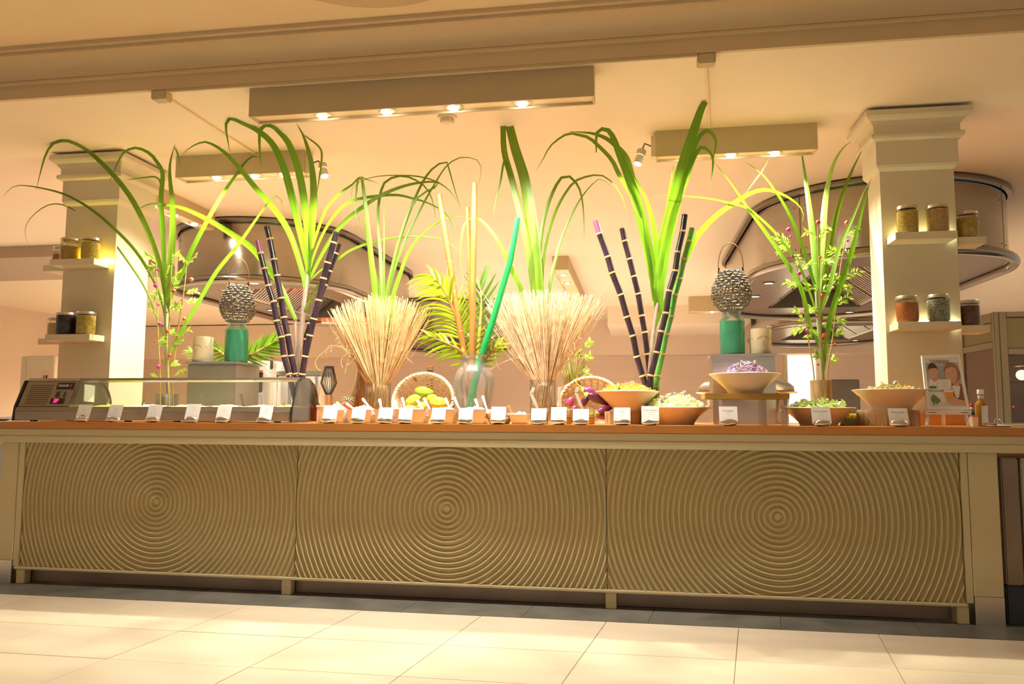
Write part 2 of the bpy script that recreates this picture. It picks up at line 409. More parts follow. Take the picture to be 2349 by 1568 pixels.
# far walls
def brickmat():
    m, n, out = nt_new('walltile'); b = n.nodes.new('ShaderNodeBsdfPrincipled'); b.inputs['Roughness'].default_value = .45
    tc = n.nodes.new('ShaderNodeTexCoord'); sp = n.nodes.new('ShaderNodeSeparateXYZ'); cb = n.nodes.new('ShaderNodeCombineXYZ')
    n.links.new(tc.outputs['Object'], sp.inputs[0]); n.links.new(sp.outputs[0], cb.inputs[0]); n.links.new(sp.outputs[2], cb.inputs[1])
    br = n.nodes.new('ShaderNodeTexBrick'); br.offset = 0; br.inputs['Scale'].default_value = 1; br.inputs['Brick Width'].default_value = 1.6; br.inputs['Row Height'].default_value = .13
    br.inputs['Mortar Size'].default_value = .006; br.inputs['Color1'].default_value = (.78, .63, .53, 1); br.inputs['Color2'].default_value = (.765, .615, .515, 1); br.inputs['Mortar'].default_value = (.73, .58, .48, 1)
    n.links.new(cb.outputs[0], br.inputs[0]); n.links.new(br.outputs[0], b.inputs['Base Color']); n.links.new(b.outputs[0], out.inputs[0])
brickmat()
struct(box('wall_back', (-12.5, 11.45, 0), (9, 11.6, HC), 'walltile'))
struct(box('wall_left', (-11.1, 4, 0), (-10.95, 11.45, HC+.02), 'wallpaint'))
struct(box('trim_8', (-10.9, 10.9, 2.13), (9, 11.45, HC), 'wallpaint'))
struct(box('trim_9', (-.45, 9.0, 2.5), (1.9, 10.9, HC), 'kceil'))
d1 = struct(box('door_1', (2.92, 11.40, 0), (3.44, 11.45, 2.12), 'doorway_glow')); MATS['doorway_glow'].node_tree.nodes['Principled BSDF'].inputs['Emission Strength'].default_value = 1.6  # panel glows in place of the bright room beyond the doorway
box('door_frame', (2.86, 11.38, 0), (2.92, 11.45, 2.13), 'paint', d1)
tag(box('storage_locker', (3.16, 9.0, 0), (3.58, 9.4, 1.56), 'greydoor', bevel=.01), 'dark grey tall storage locker beyond the bright doorway', 'locker')
a, b = at(58, 870, 6), at(126, 815, 6)
wb = thing('wall_cabinet', 'pale wall cabinet on the far left wall above the display case', 'cabinet', (a.x, 6, 0))
box('cabinet_body', (0, 0, a.z-.3), (b.x-a.x, .35, b.z), 'plastic_cream', wb, .01)
box('cabinet_side', (-.09, .01, a.z-.3), (-.003, .34, b.z-.01), 'plastic_cream', wb)
box('support', (0, .02, 0), (b.x-a.x, .33, a.z-.302), 'plastic_cream', wb)

# ---------------------------------------------------------------- columns
CY = .62
def column(name, xl, xr, depth, label, prot=1):
    t = thing(name, label, 'column', ((xl+xr)/2, CY, TOP)); h = (xr-xl)/2
    def ring(nm, p, z0, z1, m='paint', pr=None):
        o = MB()
        if pr is None: o.box((-h-p, -p, z0-TOP), (h+p, depth+p, z1-TOP))
        else:
            q = []
            for e, z in pr: q.append([(-h-e, -e, z-TOP), (h+e, -e, z-TOP), (h+e, depth+e, z-TOP), (-h-e, depth+e, z-TOP)])
            v = [p_ for l in q for p_ in l]; f = [(3, 2, 1, 0), tuple(len(v)-4+i for i in range(4))]
            for i in range(len(q)-1):
                for k in range(4): f.append((4*i+k, 4*i+(k+1) % 4, 4*i+4+(k+1) % 4, 4*i+4+k))
            o.add(v, f)
        return o.build(nm, m, t)
    ring('plinth', .03, TOP+.001, TOP+.075, 'laminate')
    ring('shaft', 0, TOP+.076, 2.45)
    ring('neck_trim', 0, 0, 0, pr=[(0, 2.4505), (.016, 2.47), (.022, 2.485)])
    ring('neck_block', .022, 2.4855, 2.625)
    ring('fillet', 0, 0, 0, pr=[(.022, 2.6255), (.034, 2.630)])
    ring('bead', 0, 0, 0, pr=[(.034, 2.6305), (.050, 2.638), (.054, 2.652), (.050, 2.666), (.036, 2.672)])
    ring('frieze', .034, 2.6725, 2.712)
    ring('crown', 0, 0, 0, pr=[(.034, 2.7125), (.042, 2.722), (.058, 2.742), (.078, 2.755), (.088, 2.768), (.088, 2.796), (.084, 2.802)])
    ring('painted_shade', .03, 2.8025, HC, 'blackmatte')  # black ring painting the shade between capital and ceiling
    return t
cxl, cxr = at(141, 690, CY).x, at(259, 690, CY).x
dxl, dxr = at(2030, 700, CY).x, at(2203, 700, CY).x
column('column', cxl, cxr, .37, 'square cream column with moulded capital left of the steel hoods')
column('column', dxl, dxr, .24, 'square cream column with moulded capital behind the children poster')

# ---------------------------------------------------------------- counter
ctr = thing('buffet_counter', 'long olive buffet counter front with three ripple relief panels', 'counter', (0, 0, 0))
PX = [-3.607, -1.882, -.155, 1.575]
def relief():
    hw, z0, z1, cz = .8605, .101, .824, .493
    per = .0284; n = 9; bm = bmesh.new(); R = 1.0; prof = [(0, .009)]
    r = .0225; prof += [(.014, .009), (.0175, .008), (.020, .004), (r, 0)]
    while r < R:
        for k in range(1, n+1):
            t = k/n; prof.append((r+per*t, .0185*(max(0, math.sin(math.pi*t))**1.5)-.0005))
        r += per
    seg = 200; vs = []
    c = bm.verts.new((0, -prof[0][1], cz))
    for rr, hh in prof[1:]:
        vs.append([bm.verts.new((rr*math.cos(2*math.pi*k/seg), -hh, cz+rr*math.sin(2*math.pi*k/seg))) for k in range(seg)])
    for k in range(seg): bm.faces.new((c, vs[0][k], vs[0][(k+1) % seg]))
    for i in range(len(vs)-1):
        for k in range(seg): bm.faces.new((vs[i][k], vs[i+1][k], vs[i+1][(k+1) % seg], vs[i][(k+1) % seg]))
    for co, no in (((hw, 0, 0), (1, 0, 0)), ((-hw, 0, 0), (-1, 0, 0)), ((0, 0, z1), (0, 0, 1)), ((0, 0, z0), (0, 0, -1))):
        bmesh.ops.bisect_plane(bm, geom=list(bm.verts)+list(bm.edges)+list(bm.faces), plane_co=co, plane_no=no, clear_outer=True)
    bmesh.ops.recalc_face_normals(bm, faces=bm.faces)
    me = bpy.data.meshes.new('relief_panel'); bm.to_mesh(me); bm.free()
    if me.polygons[0].normal.y > 0: me.flip_normals()
    for p in me.polygons: p.use_smooth = True
    me.materials.append(MATS['counterpaint']); return me
rm = relief()
for k in range(3):
    o = bpy.data.objects.new('relief_panel', rm); COL.objects.link(o); o.parent = ctr; o.location = ((PX[k]+PX[k+1])/2, 0, 0)
box('carcass', (-3.63, .004, .10), (1.6, 1.40, .908), 'counterpaint', ctr)
box('fascia', (-4.6, -.052, .826), (2.7, .003, .9085), 'counterframe', ctr, .002)
box('fascia_lip', (-4.6, -.057, .8265), (2.7, -.0525, .866), 'counterframe', ctr, .0015)
box('rail', (-3.64, -.022, .083), (1.585, .002, .0995), 'counterframe', ctr, .004)
for x in (-3.60, -1.93, -.135, 1.562): box('leg', (x-.028, -.012, .0003), (x+.028, .04, .0825), 'counterframe', ctr, .003)
for x0, x1 in ((-3.57, -1.96), (-1.9, -.165), (-.105, 1.532)): box('kick_plate', (x0, .05, .004), (x1, .058, .0985), 'kick', ctr)
box('frame_strip', (-3.652, -.016, .1005), (-3.612, .003, .825), 'counterframe', ctr, .002)
box('frame_strip', (1.579, -.016, .1005), (1.612, .003, .825), 'counterframe', ctr, .002)
box('end_post', (-3.765, -.02, .135), (-3.654, .1, .825), 'counterframe', ctr, .002)
box('end_post', (1.614, -.02, .135), (1.747, .1, .825), 'counterframe', ctr, .002)
box('post_kick', (-3.765, -.021, .0003), (-3.654, .1, .134), 'steel', ctr, .001)
box('post_kick', (1.614, -.021, .0003), (1.747, .1, .134), 'steel', ctr, .001)
wt = thing('worktop', 'orange laminate worktop running along the whole buffet', 'worktop', (0, 0, 0))
sx = [-4.6, at(688, 978, -.06).x, at(1354, 982, -.06).x, 2.7]
for i in range(3): box('worktop_section', (sx[i]+.0008, -.062, .9095), (sx[i+1]-.0008, 1.45, TOP), 'laminate', wt, .0015)
for i in (1, 2): box('seam', (sx[i]-.0008, -.0615, .9095), (sx[i]+.0008, 1.45, TOP-.0005), 'laminate_seam', wt)
fr = thing('undercounter_fridge', 'stainless undercounter fridge with dark base at the right end', 'fridge', (2.05, 0, 0))
box('door', (-.28, 0, .19), (-.20, .5, .80), 'kick', fr, .006); box('door', (-.195, -.01, .19), (-.14, .5, .80), 'fridge_door', fr, .004)
box('door', (-.135, -.015, .19), (.35, .5, .80), 'fridge_door', fr, .006); box('plinth', (-.28, .01, 0), (.35, .5, .185), 'navy', fr, .006)
for z in (.3, .52, .66, .76): MB().lathe([(0, 0), (.006, 0), (.005, .004), (0, .005)], 10, (-.115, -.0155, z), ax=(0, -1, 0)).build('rivet', 'chrome', fr)
fl = thing('undercounter_fridge', 'stainless undercounter cabinet at the left end of the buffet', 'fridge', (-4.05, 0, 0))
box('door', (-.4, 0, .14), (.275, .5, .80), 'steel', fl, .006); box('plinth', (-.4, .01, 0), (.275, .5, .135), 'darksteel', fl, .004)

# ---------------------------------------------------------------- ceiling light boxes
def downlight(t, x, y, z, on=1, r=.036, nm='downlight'):
    rg = MB().lathe([(r*.8, z-.001), (r*1.25, z-.001), (r*1.3, z-.006), (r*1.05, z-.012), (r*.8, z-.008)], 20, (x, y, 0), close=False).build(nm+'_ring', 'chrome', t, True)
    MB().lathe([(0, z-.026), (r*.4, z-.024), (r*.7, z-.017), (r*.84, z-.006)], 20, (x, y, 0), close=False).build('lens', 'lamp_glow', rg, True)
def lightbox(label, x0, x1, y0, y1, zb, lamps, power, color, aimdy=0, cone=120):
    t = thing('ceiling_light_box', label, 'light box', ((x0+x1)/2, (y0+y1)/2, HC)); cx, cy = (x0+x1)/2, (y0+y1)/2
    hx, hy = (x1-x0)/2, (y1-y0)/2; w = .010; h = zb-HC
    o = MB()
    for a, b in (((-hx, -hy, h), (hx, -hy+w, 0)), ((-hx, hy-w, h), (hx, hy, 0)), ((-hx, -hy+w, h), (-hx+w, hy-w, 0)), ((hx-w, -hy+w, h), (hx, hy-w, 0))): o.box(a, b)
    o.build('housing', 'boxpaint', t)
    box('recess_panel', (-hx+w, -hy+w, h+.016), (hx-w, hy-w, h+.022), 'ceilpaint', t)
    for lx, ly, on in lamps:
        downlight(t, lx-cx, ly-cy, h+.016)
        if on: lamp('downlight_beam', (lx, ly, zb-.05), power*on, color, (lx, ly+aimdy, 0), cone, .75, .022, t)
    return t
lightbox('long light box with four downlights right behind the cornice', -2.118, -.194, -.262, -.142, 2.655,
         [(-1.708, -.2, .5), (-1.335, -.2, 1), (-.958, -.2, 1.1), (-.58, -.2, 1.1)], 115, (1, .90, .79), 1.0, 125)
lightbox('light box over the left cane vase with a spotlight at its end', -3.208, -2.245, .742, .885, 2.665,
         [(-2.93, .81, 1), (-2.64, .81, 1), (-2.42, .81, 1)], 112, (1, .93, .75), -.3, 130)
lightbox('light box beside the right column with a spotlight at its end', .152, 1.139, .742, .862, 2.650,
         [(.35, .80, .9), (.62, .80, 1), (.89, .80, 1)], 116, (1, .94, .70), -.3, 130)
lightbox('light box running back beside the left column', -3.90, -3.775, 1.2, 2.24, 2.66,
         [(-3.84, 1.42, 1), (-3.84, 1.72, 1), (-3.84, 2.02, 1)], 80, (1, .88, .68), 0, 130)
lightbox('light box on the kitchen ceiling behind the second straw sheaf', -.93, -.745, 4.63, 7.7, 2.66,
         [(-.84, 5.0, 1), (-.84, 5.6, 1), (-.84, 6.8, 1)], 110, PINK, 0, 130)
lightbox('small light box on the far kitchen ceiling left of the right hood', .85, 2.2, 8.0, 8.25, 2.46+.12,
         [(1.2, 8.12, .8), (1.7, 8.12, .8)], 90, PINK, 0, 130)
def spot(label, mount, head, aim, power, color):
    t = thing('ceiling_spotlight', label, 'spotlight', mount); m, hd, aim = Vector(mount), Vector(head), Vector(aim)
    ax = (aim-hd).normalized(); h0 = hd-m
    sgn = 1 if hd.x > m.x else -1
    box('mount', (-.004 if sgn > 0 else -.03, -.035, -.075), (.03 if sgn > 0 else .004, .035, .065), 'plastic_cream', t, .003)
    MB().tube([(.02*sgn, 0, 0), (h0.x*.7, h0.y, .012), h0-ax*.035], .006, 8).build('arm', 'darksteel', t, True)
    MB().lathe([(0, -.045), (.024, -.045), (.026, -.04), (.026, .0)], 20, h0, ax=ax).build('heat_sink', 'plastic_cream', t, True)
    fin = MB()
    for k in range(20):
        a = 2*math.pi*k/20; e = ax.orthogonal().normalized(); g = ax.cross(e); d = e*math.cos(a)+g*math.sin(a); q = d.cross(ax)*.0015
        p0 = h0-ax*.044+d*.026; p1 = h0-ax*.002+d*.026
        fin.hexa([p0-q, p0+q, p0+q+d*.004, p0-q+d*.004], [p1-q, p1+q, p1+q+d*.004, p1-q+d*.004])
    fin.build('fins', 'plastic_cream', t)
    MB().lathe([(.027, .001), (.028, .06), (.024, .06)], 20, h0, close=False, ax=ax).build('shell', 'plastic_cream', t, True)
    MB().lathe([(0, .055), (.026, .052)], 20, h0, close=False, ax=ax).build('bulb', 'lamp_glow', t, True)
    lamp('spot_beam', hd+ax*.065, power, color, aim, 75, .6, .025, t)
spot('white spotlight at the end of the left light box', (-2.243, .80, 2.735), (-2.115, .78, 2.685), (-1.75, .45, 1.6), 70, (1, .82, .68))
spot('white spotlight at the end of the right light box', (.150, .80, 2.735), (.048, .765, 2.665), (-.3, .45, 1.5), 95, (1, .90, .60))
# smoke detector, trunking
sd = thing('smoke_detector', 'round white smoke detector on the kitchen ceiling', 'smoke detector', (-1.12, .31, HC))
MB().lathe([(0, -.012), (.058, -.012), (.06, -.004), (.06, 0)], 28).build('base', 'plastic_cream', sd, True)
MB().lathe([(0, -.048), (.02, -.047), (.034, -.04), (.042, -.026), (.042, -.0125)], 28).build('sensor', 'plastic_cream', sd, True)
for k in range(10):
    a = 2*math.pi*k/10; c, s_ = math.cos(a), math.sin(a)
    box('slot', (-.002, -.002, -.006), (.002, .003, .006), 'cutout', sd).matrix_local = Matrix.Translation((.0405*c, .0405*s_, -.028)) @ Matrix.Rotation(a, 4, 'Z')
p0, p1 = onz(372, 212, HC), onz(1617, 140, HC)
tr = thing('cable_trunking', 'painted cable trunking with two junction boxes along the cornice', 'trunking', (0, 0, HC))
for p in (p0, p1): box('junction_box', (p.x-.045, -.322, -.052), (p.x+.045, -.25, 0), 'boxpaint', tr, .006)
box('duct', (p0.x+.046, -.323, -.016), (p1.x-.046, -.305, 0), 'boxpaint', tr, .002)
for p, q in ((p0, onz(585, 350, HC)), (p1, onz(1627, 290, HC))):
    d = (q-p); n = Vector((-d.y, d.x, 0)).normalized()*.007
    s0 = Vector((p.x, -.249, 0)); e0 = Vector((q.x, q.y, 0))
    MB().hexa([s0-n+Vector((0, 0, -.012)), s0+n+Vector((0, 0, -.012)), e0+n+Vector((0, 0, -.012)), e0-n+Vector((0, 0, -.012))], [s0-n, s0+n, e0+n, e0-n]).build('branch_duct', 'ceilpaint', tr)

# ---------------------------------------------------------------- steel hoods
def stadium(cx, ya, yb, r, z, seg=28):
    pts = []
    for k in range(seg+1): a = math.pi+math.pi*k/seg; pts.append(Vector((cx+r*math.cos(a), ya+r*math.sin(a), z)))
    for k in range(seg+1): a = math.pi*k/seg; pts.append(Vector((cx+r*math.cos(a), yb+r*math.sin(a), z)))
    return pts
def wallstrip(rings):
    n = len(rings[0]); m = MB(); v = [p for r in rings for p in r]; f = []
    for i in range(len(rings)-1):
        for k in range(n): f.append((i*n+k, i*n+(k+1) % n, (i+1)*n+(k+1) % n, (i+1)*n+k))
    return m.add(v, f)
def hood(label, cx, ya, yb, r, lights, zb=2.215, detail=True):
    t = thing('extractor_hood', label, 'extractor hood', (cx, (ya+yb)/2, HC)); o = t.location
    st = lambda rr, z: stadium(cx, ya, yb, rr, z)
    wallstrip([st(r, HC), st(r, zb+.05), st(r-.012, zb+.05), st(r-.012, HC)]).build('drum', 'hoodsteel', t, True, o)
    wallstrip([st(r+.012, HC-.012), st(r+.05, HC-.012), st(r+.055, HC-.03), st(r+.05, HC-.05), st(r+.012, HC-.05)]).build('top_rim', 'hoodtrim', t, True, o)
    wallstrip([st(r+.002, HC), st(r+.03, HC), st(r+.03, HC-.0118), st(r+.002, HC-.0118)]).build('painted_shade', 'blackmatte', t, False, o)  # black band painting the dark line of shade above the rim
    MB().tube(st(r+.035, zb+.02), .042, 10, closed=True).build('bottom_rim', 'hoodtrim', t, True, o)
    w, l0, l1 = r*.52, ya-r*.25, yb+r*.25
    # underside plate with a rectangular opening
    outer = st(r-.013, zb+.035); inner = []
    for p in outer: inner.append(Vector((max(cx-w, min(cx+w, p.x)), max(l0, min(l1, p.y)), zb+.035)))
    wallstrip([outer, inner]).build('underside_plate', 'hoodin', t, False, o)
    # raised cavity: end walls and back, with sloping baffle filters
    zt = zb+.42
    MB().add([(cx-w, l0, zb+.036), (cx+w, l0, zb+.036), (cx, l0, zt), (cx-w, l1, zb+.036), (cx+w, l1, zb+.036), (cx, l1, zt)], [(0, 1, 2)]).build('cavity_end', 'darksteel', t, False, o)
    MB().add([(cx-w, l1, zb+.036), (cx+w, l1, zb+.036), (cx, l1, zt)], [(0, 1, 2)]).build('cavity_end', 'darksteel', t, False, o)
    npan = max(2, round((l1-l0)/.62))
    for sg in (-1, 1):
        for k in range(npan):
            ya_, yb_ = l0+(l1-l0)*k/npan+.012, l0+(l1-l0)*(k+1)/npan-.012
            e0 = Vector((cx+sg*w, 0, zb+.04)); e1 = Vector((cx, 0, zt)); d = e1-e0; nn = Vector((-d.z, 0, d.x)).normalized()*(-sg)
            m = MB(); m.hexa([e0+Vector((0, ya_, 0)), e0+Vector((0, yb_, 0)), e0+Vector((0, yb_, 0))+nn*.01, e0+Vector((0, ya_, 0))+nn*.01],
                             [e1+Vector((0, ya_, 0)), e1+Vector((0, yb_, 0)), e1+Vector((0, yb_, 0))+nn*.01, e1+Vector((0, ya_, 0))+nn*.01])
            ns = 9
            for j in range(ns):
                y0_ = ya_+.02+(yb_-ya_-.04)*j/ns; y1_ = y0_+(yb_-ya_-.04)/ns*.55; g = -nn*.022
                a0, a1 = e0+d*.06, e0+d*.94
                m.hexa([a0+Vector((0, y0_, 0)), a0+Vector((0, y1_, 0)), a0+Vector((0, y1_, 0))+g, a0+Vector((0, y0_, 0))+g],
                       [a1+Vector((0, y0_, 0)), a1+Vector((0, y1_, 0)), a1+Vector((0, y1_, 0))+g, a1+Vector((0, y0_, 0))+g])
            m.build('filter_panel', 'steel', t, False, o)
    if detail:
        for ang in (-138, -38):     # sheet joints with rivets
            a = math.radians(ang); dx, dy = math.cos(a), math.sin(a); px_, py_ = cx+dx*r, ya+dy*r; tx, ty = -dy, dx
            MB().hexa([(px_-tx*.002, py_-ty*.002, zb+.07), (px_+tx*.002, py_+ty*.002, zb+.07), (px_+tx*.002+dx*.002, py_+ty*.002+dy*.002, zb+.07), (px_-tx*.002+dx*.002, py_-ty*.002+dy*.002, zb+.07)],
                      [(px_-tx*.002, py_-ty*.002, HC-.055), (px_+tx*.002, py_+ty*.002, HC-.055), (px_+tx*.002+dx*.002, py_+ty*.002+dy*.002, HC-.055), (px_-tx*.002+dx*.002, py_-ty*.002+dy*.002, HC-.055)]).build('sheet_joint', 'darksteel', t, False, o)
            for z in (zb+.12, HC-.14):
                for e in (-.05, .05):
                    MB().lathe([(0, .003), (.004, .002), (.0055, -.002)], 8, (px_+tx*e+dx*.001, py_+ty*e+dy*.001, z), close=False, ax=(dx, dy, 0)).build('rivet', 'darksteel', t, True, o)
    for x, y, p, c in lights:
        rg = MB().lathe([(.042, zb+.034), (.058, zb+.034), (.06, zb+.028), (.044, zb+.026)], 20, (x, y, 0), close=False).build('downlight_ring', 'darksteel', t, True, o)
        MB().lathe([(0, zb+.029), (.044, zb+.030)], 20, (x, y, 0), close=False).build('lens', 'hood_glow', rg, True, o)
        if p: lamp('hood_beam', (x, y, zb+.02), p, c, (x, y, 0), 120, .6, .04, t)
    return t
hood('large oval steel extractor hood behind the left canes and lantern', -3.75, 3.3, 5.2, .89,
     [(-3.62, 2.72, 40, WARM), (-3.85, 2.72, 0, WARM), (-4.38, 4.6, 40, WARM), (-3.15, 5.6, 0, WARM)])
hood('large oval steel extractor hood behind the right column', 2.075, 2.92, 5.0, 1.0,
     [(1.27, 3.4, 40, WARM), (1.27, 4.25, 40, WARM), (2.6, 5.72, 30, WARM)])
hood('steel extractor hood further back below the right hood', 3.0, 7.6, 9.2, 1.05, [(2.1, 8.4, 30, WARM), (3.7, 9.6, 0, WARM)], detail=False)
hood('steel extractor hood further back behind the bamboo vase', -3.35, 8.6, 10.0, 1.0, [(-3.9, 10.5, 30, (1, .5, .3))], detail=False)
# red tube and upward spot added inside the left hood for its red glow
hl = bpy.data.objects['extractor_hood']
tb = MB().tube(stadium(-3.75, 3.3, 5.2, .80, 2.232)[20:50], .010, 8).build('red_glow_tube', 'glow_red', hl, True, hl.location)
lamp('red_glow_spot', (-3.75, 4.4, 2.24), 20, (1, .05, .03), (-3.75, 4.4, 3), 150, .8, .2, hl)
# metal and glass cabinet on the right
cb = thing('display_cabinet', 'tall olive cabinet with glass doors behind the right end of the counter', 'cabinet', (2.627, 2.0, 0))
zt = 1.767; L = .56
def cab(nm, a, b, m, bev=.003): return box(nm, a, b, m, cb, bev)
cab('corner_post', (0, 0, 0), (.035, .035, zt), 'cabinet'); cab('front_stile', (.036, -.004, 0), (.085, .03, zt), 'cabinet')
cab('top_rail', (.086, -.004, zt-.04), (1.3, .03, zt), 'cabinet'); cab('upper_panel', (.086, .006, 1.495), (1.3, .012, zt-.041), 'cabpanel')
cab('middle_rail', (.086, -.004, 1.45), (1.3, .03, 1.494), 'cabinet'); cab('glass_door', (.086, .006, .5), (1.3, .010, 1.449), 'cabglass')
cab('side_top_rail', (0, .036, zt-.07), (.03, L, zt-.002), 'cabinet'); cab('side_panel', (.01, .036, 1.55), (.016, L, zt-.071), 'cabpanel')
cab('side_rail', (0, .036, 1.50), (.03, L, 1.549), 'cabinet'); cab('side_glass', (.01, .036, .5), (.014, L, 1.499), 'cabglass')
cab('back_post', (0, L+.001, 0), (.035, L+.04, zt), 'cabinet'); cab('base', (.02, .04, 0), (1.3, L, .49), 'cabinet'); cab('back_panel', (.02, L-.01, .491), (1.3, L, zt-.01), 'cabinet')
for k in range(7): cab('shelf', (.04, .05, .62+.125*k), (.24, L-.03, .632+.125*k), 'darksteel', .002)
cab('shelf_upright', (.245, .05, .5), (.265, .07, 1.45), 'darksteel')
cab('roof', (.02, .03, zt-.02), (1.3, L, zt), 'cabinet')
MB().ell((.235, .3, 1.07), .006, .006, .006, 10, 6).build('indicator', 'red_led', cb, True)
gl = tag(MB().ell((2.627+.33, 2.35, 1.315), .04, .04, .04, 20, 12).build('globe_lamp', 'hood_glow', None, True), 'small round white lamp glowing inside the glass cabinet', 'lamp')
# ================================================================ SHELVES AND JARS ON THE COLUMNS
def shelf(label, x0, x1, yt, yb, Y0, Y1, gx0=None, gx1=None):
    a = at(x0, yt, Y0); b = at(x1, yb, Y0); X0 = a.x if gx0 is None else gx0; X1 = b.x if gx1 is None else gx1
    z1 = (a.z+at(x1, yt, Y0).z)/2; z0 = z1-.042
    t = thing('floating_shelf', label, 'shelf', ((X0+X1)/2, (Y0+Y1)/2, z0)); hx, hy = (X1-X0)/2, (Y1-Y0)/2
    box('board', (-hx, -hy, 0), (hx, hy, .042), 'paint', t, .002)
    return t, z1
def jar(label, px, wpx, z0, z1y, Y, m, fill=.85, cut=True):
    c = at(px, 600, Y); r = wpx*pm(px, z1y, Y)/2; X = at(px, (z1y+20), Y).x; h = at(px, z1y, Y).z-z0
    t = thing('storage_jar', label, 'jar', (X, Y, z0+.0005))
    g = .0
    MB().lathe([(0, .001), (r*.86, .001), (r*.96, .004), (r, .014), (r, h*.78), (r*.97, h*.84), (r*.92, h*.87)], 28, close=False).build('glass_body', 'glass', t, True)
    MB().lathe([(0, .005), (r*.84, .005), (r*.945, .014), (r*.945, h*fill*.86), (r*.8, h*fill*.88), (0, h*fill*.9)], 24).build('contents', m, t, True)
    MB().lathe([(0, h*.885), (r*.97, h*.875), (r*1.01, h*.88), (r*1.01, h*.965), (r*.97, h), (0, h)], 28).build('lid', 'steel', t, True)
    return t
SY0, SY1 = CY-.155, CY-.001
JY = CY-.085
sR, z = shelf('upper shelf on the front of the right column', 2054, 2198, 530, 545, SY0, SY1)
zRU = z
jar('jar of yellow penne pasta on the upper right column shelf', 2081, 46, z, 474, JY, 'pastay', .93)
jar('jar of beige grain on the upper right column shelf', 2150, 47, z, 472, JY, 'grainp', .98)
sR2, z2 = shelf('lower shelf on the front of the right column', 2060, 2207, 737, 754, SY0, SY1); zRL = z2
jar('jar of orange lentils on the lower right column shelf', 2081, 48, z2, 680, JY, 'lentil', .86)
jar('jar of black and white beans on the lower right column shelf', 2152, 48, z2, 677, JY, 'beanw', .95)
_, z3 = shelf('upper shelf on the right side of the right column', 2200, 2264, 542, 560, CY+.03, CY+.185, gx0=dxr+.001)
jar('jar of yellow macaroni on the upper side shelf of the right column', 2218, 47, z3, 488, CY+.10, 'fusilli', .9)
_, z4 = shelf('lower shelf on the right side of the right column', 2206, 2272, 745, 764, CY+.03, CY+.185, gx0=dxr+.001)
jar('jar of brown linseed on the lower side shelf of the right column', 2222, 45, z4, 690, CY+.10, 'flax', .9)
_, z5 = shelf('upper shelf on the front of the left column', 114, 215, 593, 606, SY0, SY1); zLU = z5
jar('jar of orange broken pasta on the upper left column shelf', 162, 42, z5, 548, JY, 'pasta', .72)
jar('jar of yellow ribbon pasta on the upper left column shelf', 209, 42, z5, 547, JY, 'pastay', .9)
_, z6 = shelf('lower shelf on the front of the left column', 103, 205, 766, 779, SY0, SY1)
jar('jar of dark red beans on the lower left column shelf', 152, 42, z6, 718, JY, 'beanb', 1.0)
jar('jar of yellow fusilli on the lower left column shelf', 198, 42, z6, 716, JY, 'fusilli', .98)
_, z7 = shelf('upper shelf on the left side of the left column', 99, 140, 608, 621, CY+.03, CY+.185, gx1=cxl-.001)
jar('red jar half hidden on the upper side shelf of the left column', 142, 38, z7, 568, CY+.10, 'lentil', .7)
_, z8 = shelf('lower shelf on the left side of the left column', 87, 128, 776, 789, CY+.03, CY+.185, gx1=cxl-.001)
jar('amber jar half hidden on the lower side shelf of the left column', 130, 38, z8, 730, CY+.10, 'grainp', .85)
def strip(parent, x0, x1, z, m):
    l = parent.location
    box('led_strip', (x0-l.x, CY-.014-l.y, .0425), (x1-l.x, CY-.0045-l.y, .050), m, parent)
for o in [q for q in COL.objects if q.name.startswith('floating_shelf')]:
    if o['label'] == 'upper shelf on the front of the left column': strip(o, cxl+.05, cxr-.01, zLU, 'led_strip')
    if o['label'].startswith(('upper shelf on the front of the right', 'lower shelf on the front of the right')): strip(o, dxl+.06, dxr-.02, 0, 'led_strip_pale')

# ================================================================ REFRIGERATED DISPLAY CASE
XL, XR = -3.757, -1.950
fx = thing('display_fridge', 'grey refrigerated glass display case at the left end of the buffet', 'display fridge', (XL, .03, TOP))
def fb(nm, a, b, m, bev=.002): return box(nm, a, b, m, fx, bev)
LW = XR-XL; US = .365       # length, machine unit width
fb('base_tray', (.012, .004, .008), (LW-.012, .39, .062), 'fridge_metal', .003)
MB().hexa([(.012, .006, .063), (LW-.012, .006, .063), (LW-.012, .03, .063), (.012, .03, .063)], [(.012, .016, .088), (LW-.012, .016, .088), (LW-.012, .03, .088), (.012, .03, .088)]).build('front_lip', 'fridge_metal', fx)
fb('rear_lip', (.012, .36, .063), (LW-.012, .39, .088), 'fridge_metal')
for k in range(6):
    fb('foot', (.08+k*.32, .05, 0), (.11+k*.32, .08, .0075), 'black', .001)
# sloping machine unit
TH = math.atan2(.075, .165)
def sl(x, s, n=0): return Vector((x, .018+math.sin(TH)*s-math.cos(TH)*n, .089+math.cos(TH)*s+math.sin(TH)*n))
MB().hexa([sl(.014, 0), sl(US, 0), (US, .38, .089), (.014, .38, .089)], [sl(.014, .172), sl(US, .172), (US, .30, .245), (.014, .30, .245)]).build('machine_housing', 'fridge_metal', fx, bevel=.004)
pf = MB()
for i in range(13):
    for j in range(10):
        x = .055+.0118*i+(.0059 if j % 2 else 0)+.0*j; s = .018+.0138*j
        a, b = sl(x, s, .0004), sl(x+.0085, s, .0004); c, d = sl(x+.0085, s+.0055, .0004), sl(x, s+.0055, .0004)
        pf.hexa([sl(x, s), sl(x+.0085, s), sl(x+.0085, s+.0055), sl(x, s+.0055)], [a, b, c, d])
o = pf.build('vent_perforations', 'black', fx); o['kind'] = 'stuff'
bp = MB().hexa([sl(.235, .118), sl(.352, .118), sl(.352, .162), sl(.235, .162)], [sl(.235, .118, .002), sl(.352, .118, .002), sl(.352, .162, .002), sl(.235, .162, .002)]).build('brand_plate', 'black', fx)
RT = Matrix.Rotation(-TH, 3, 'X')
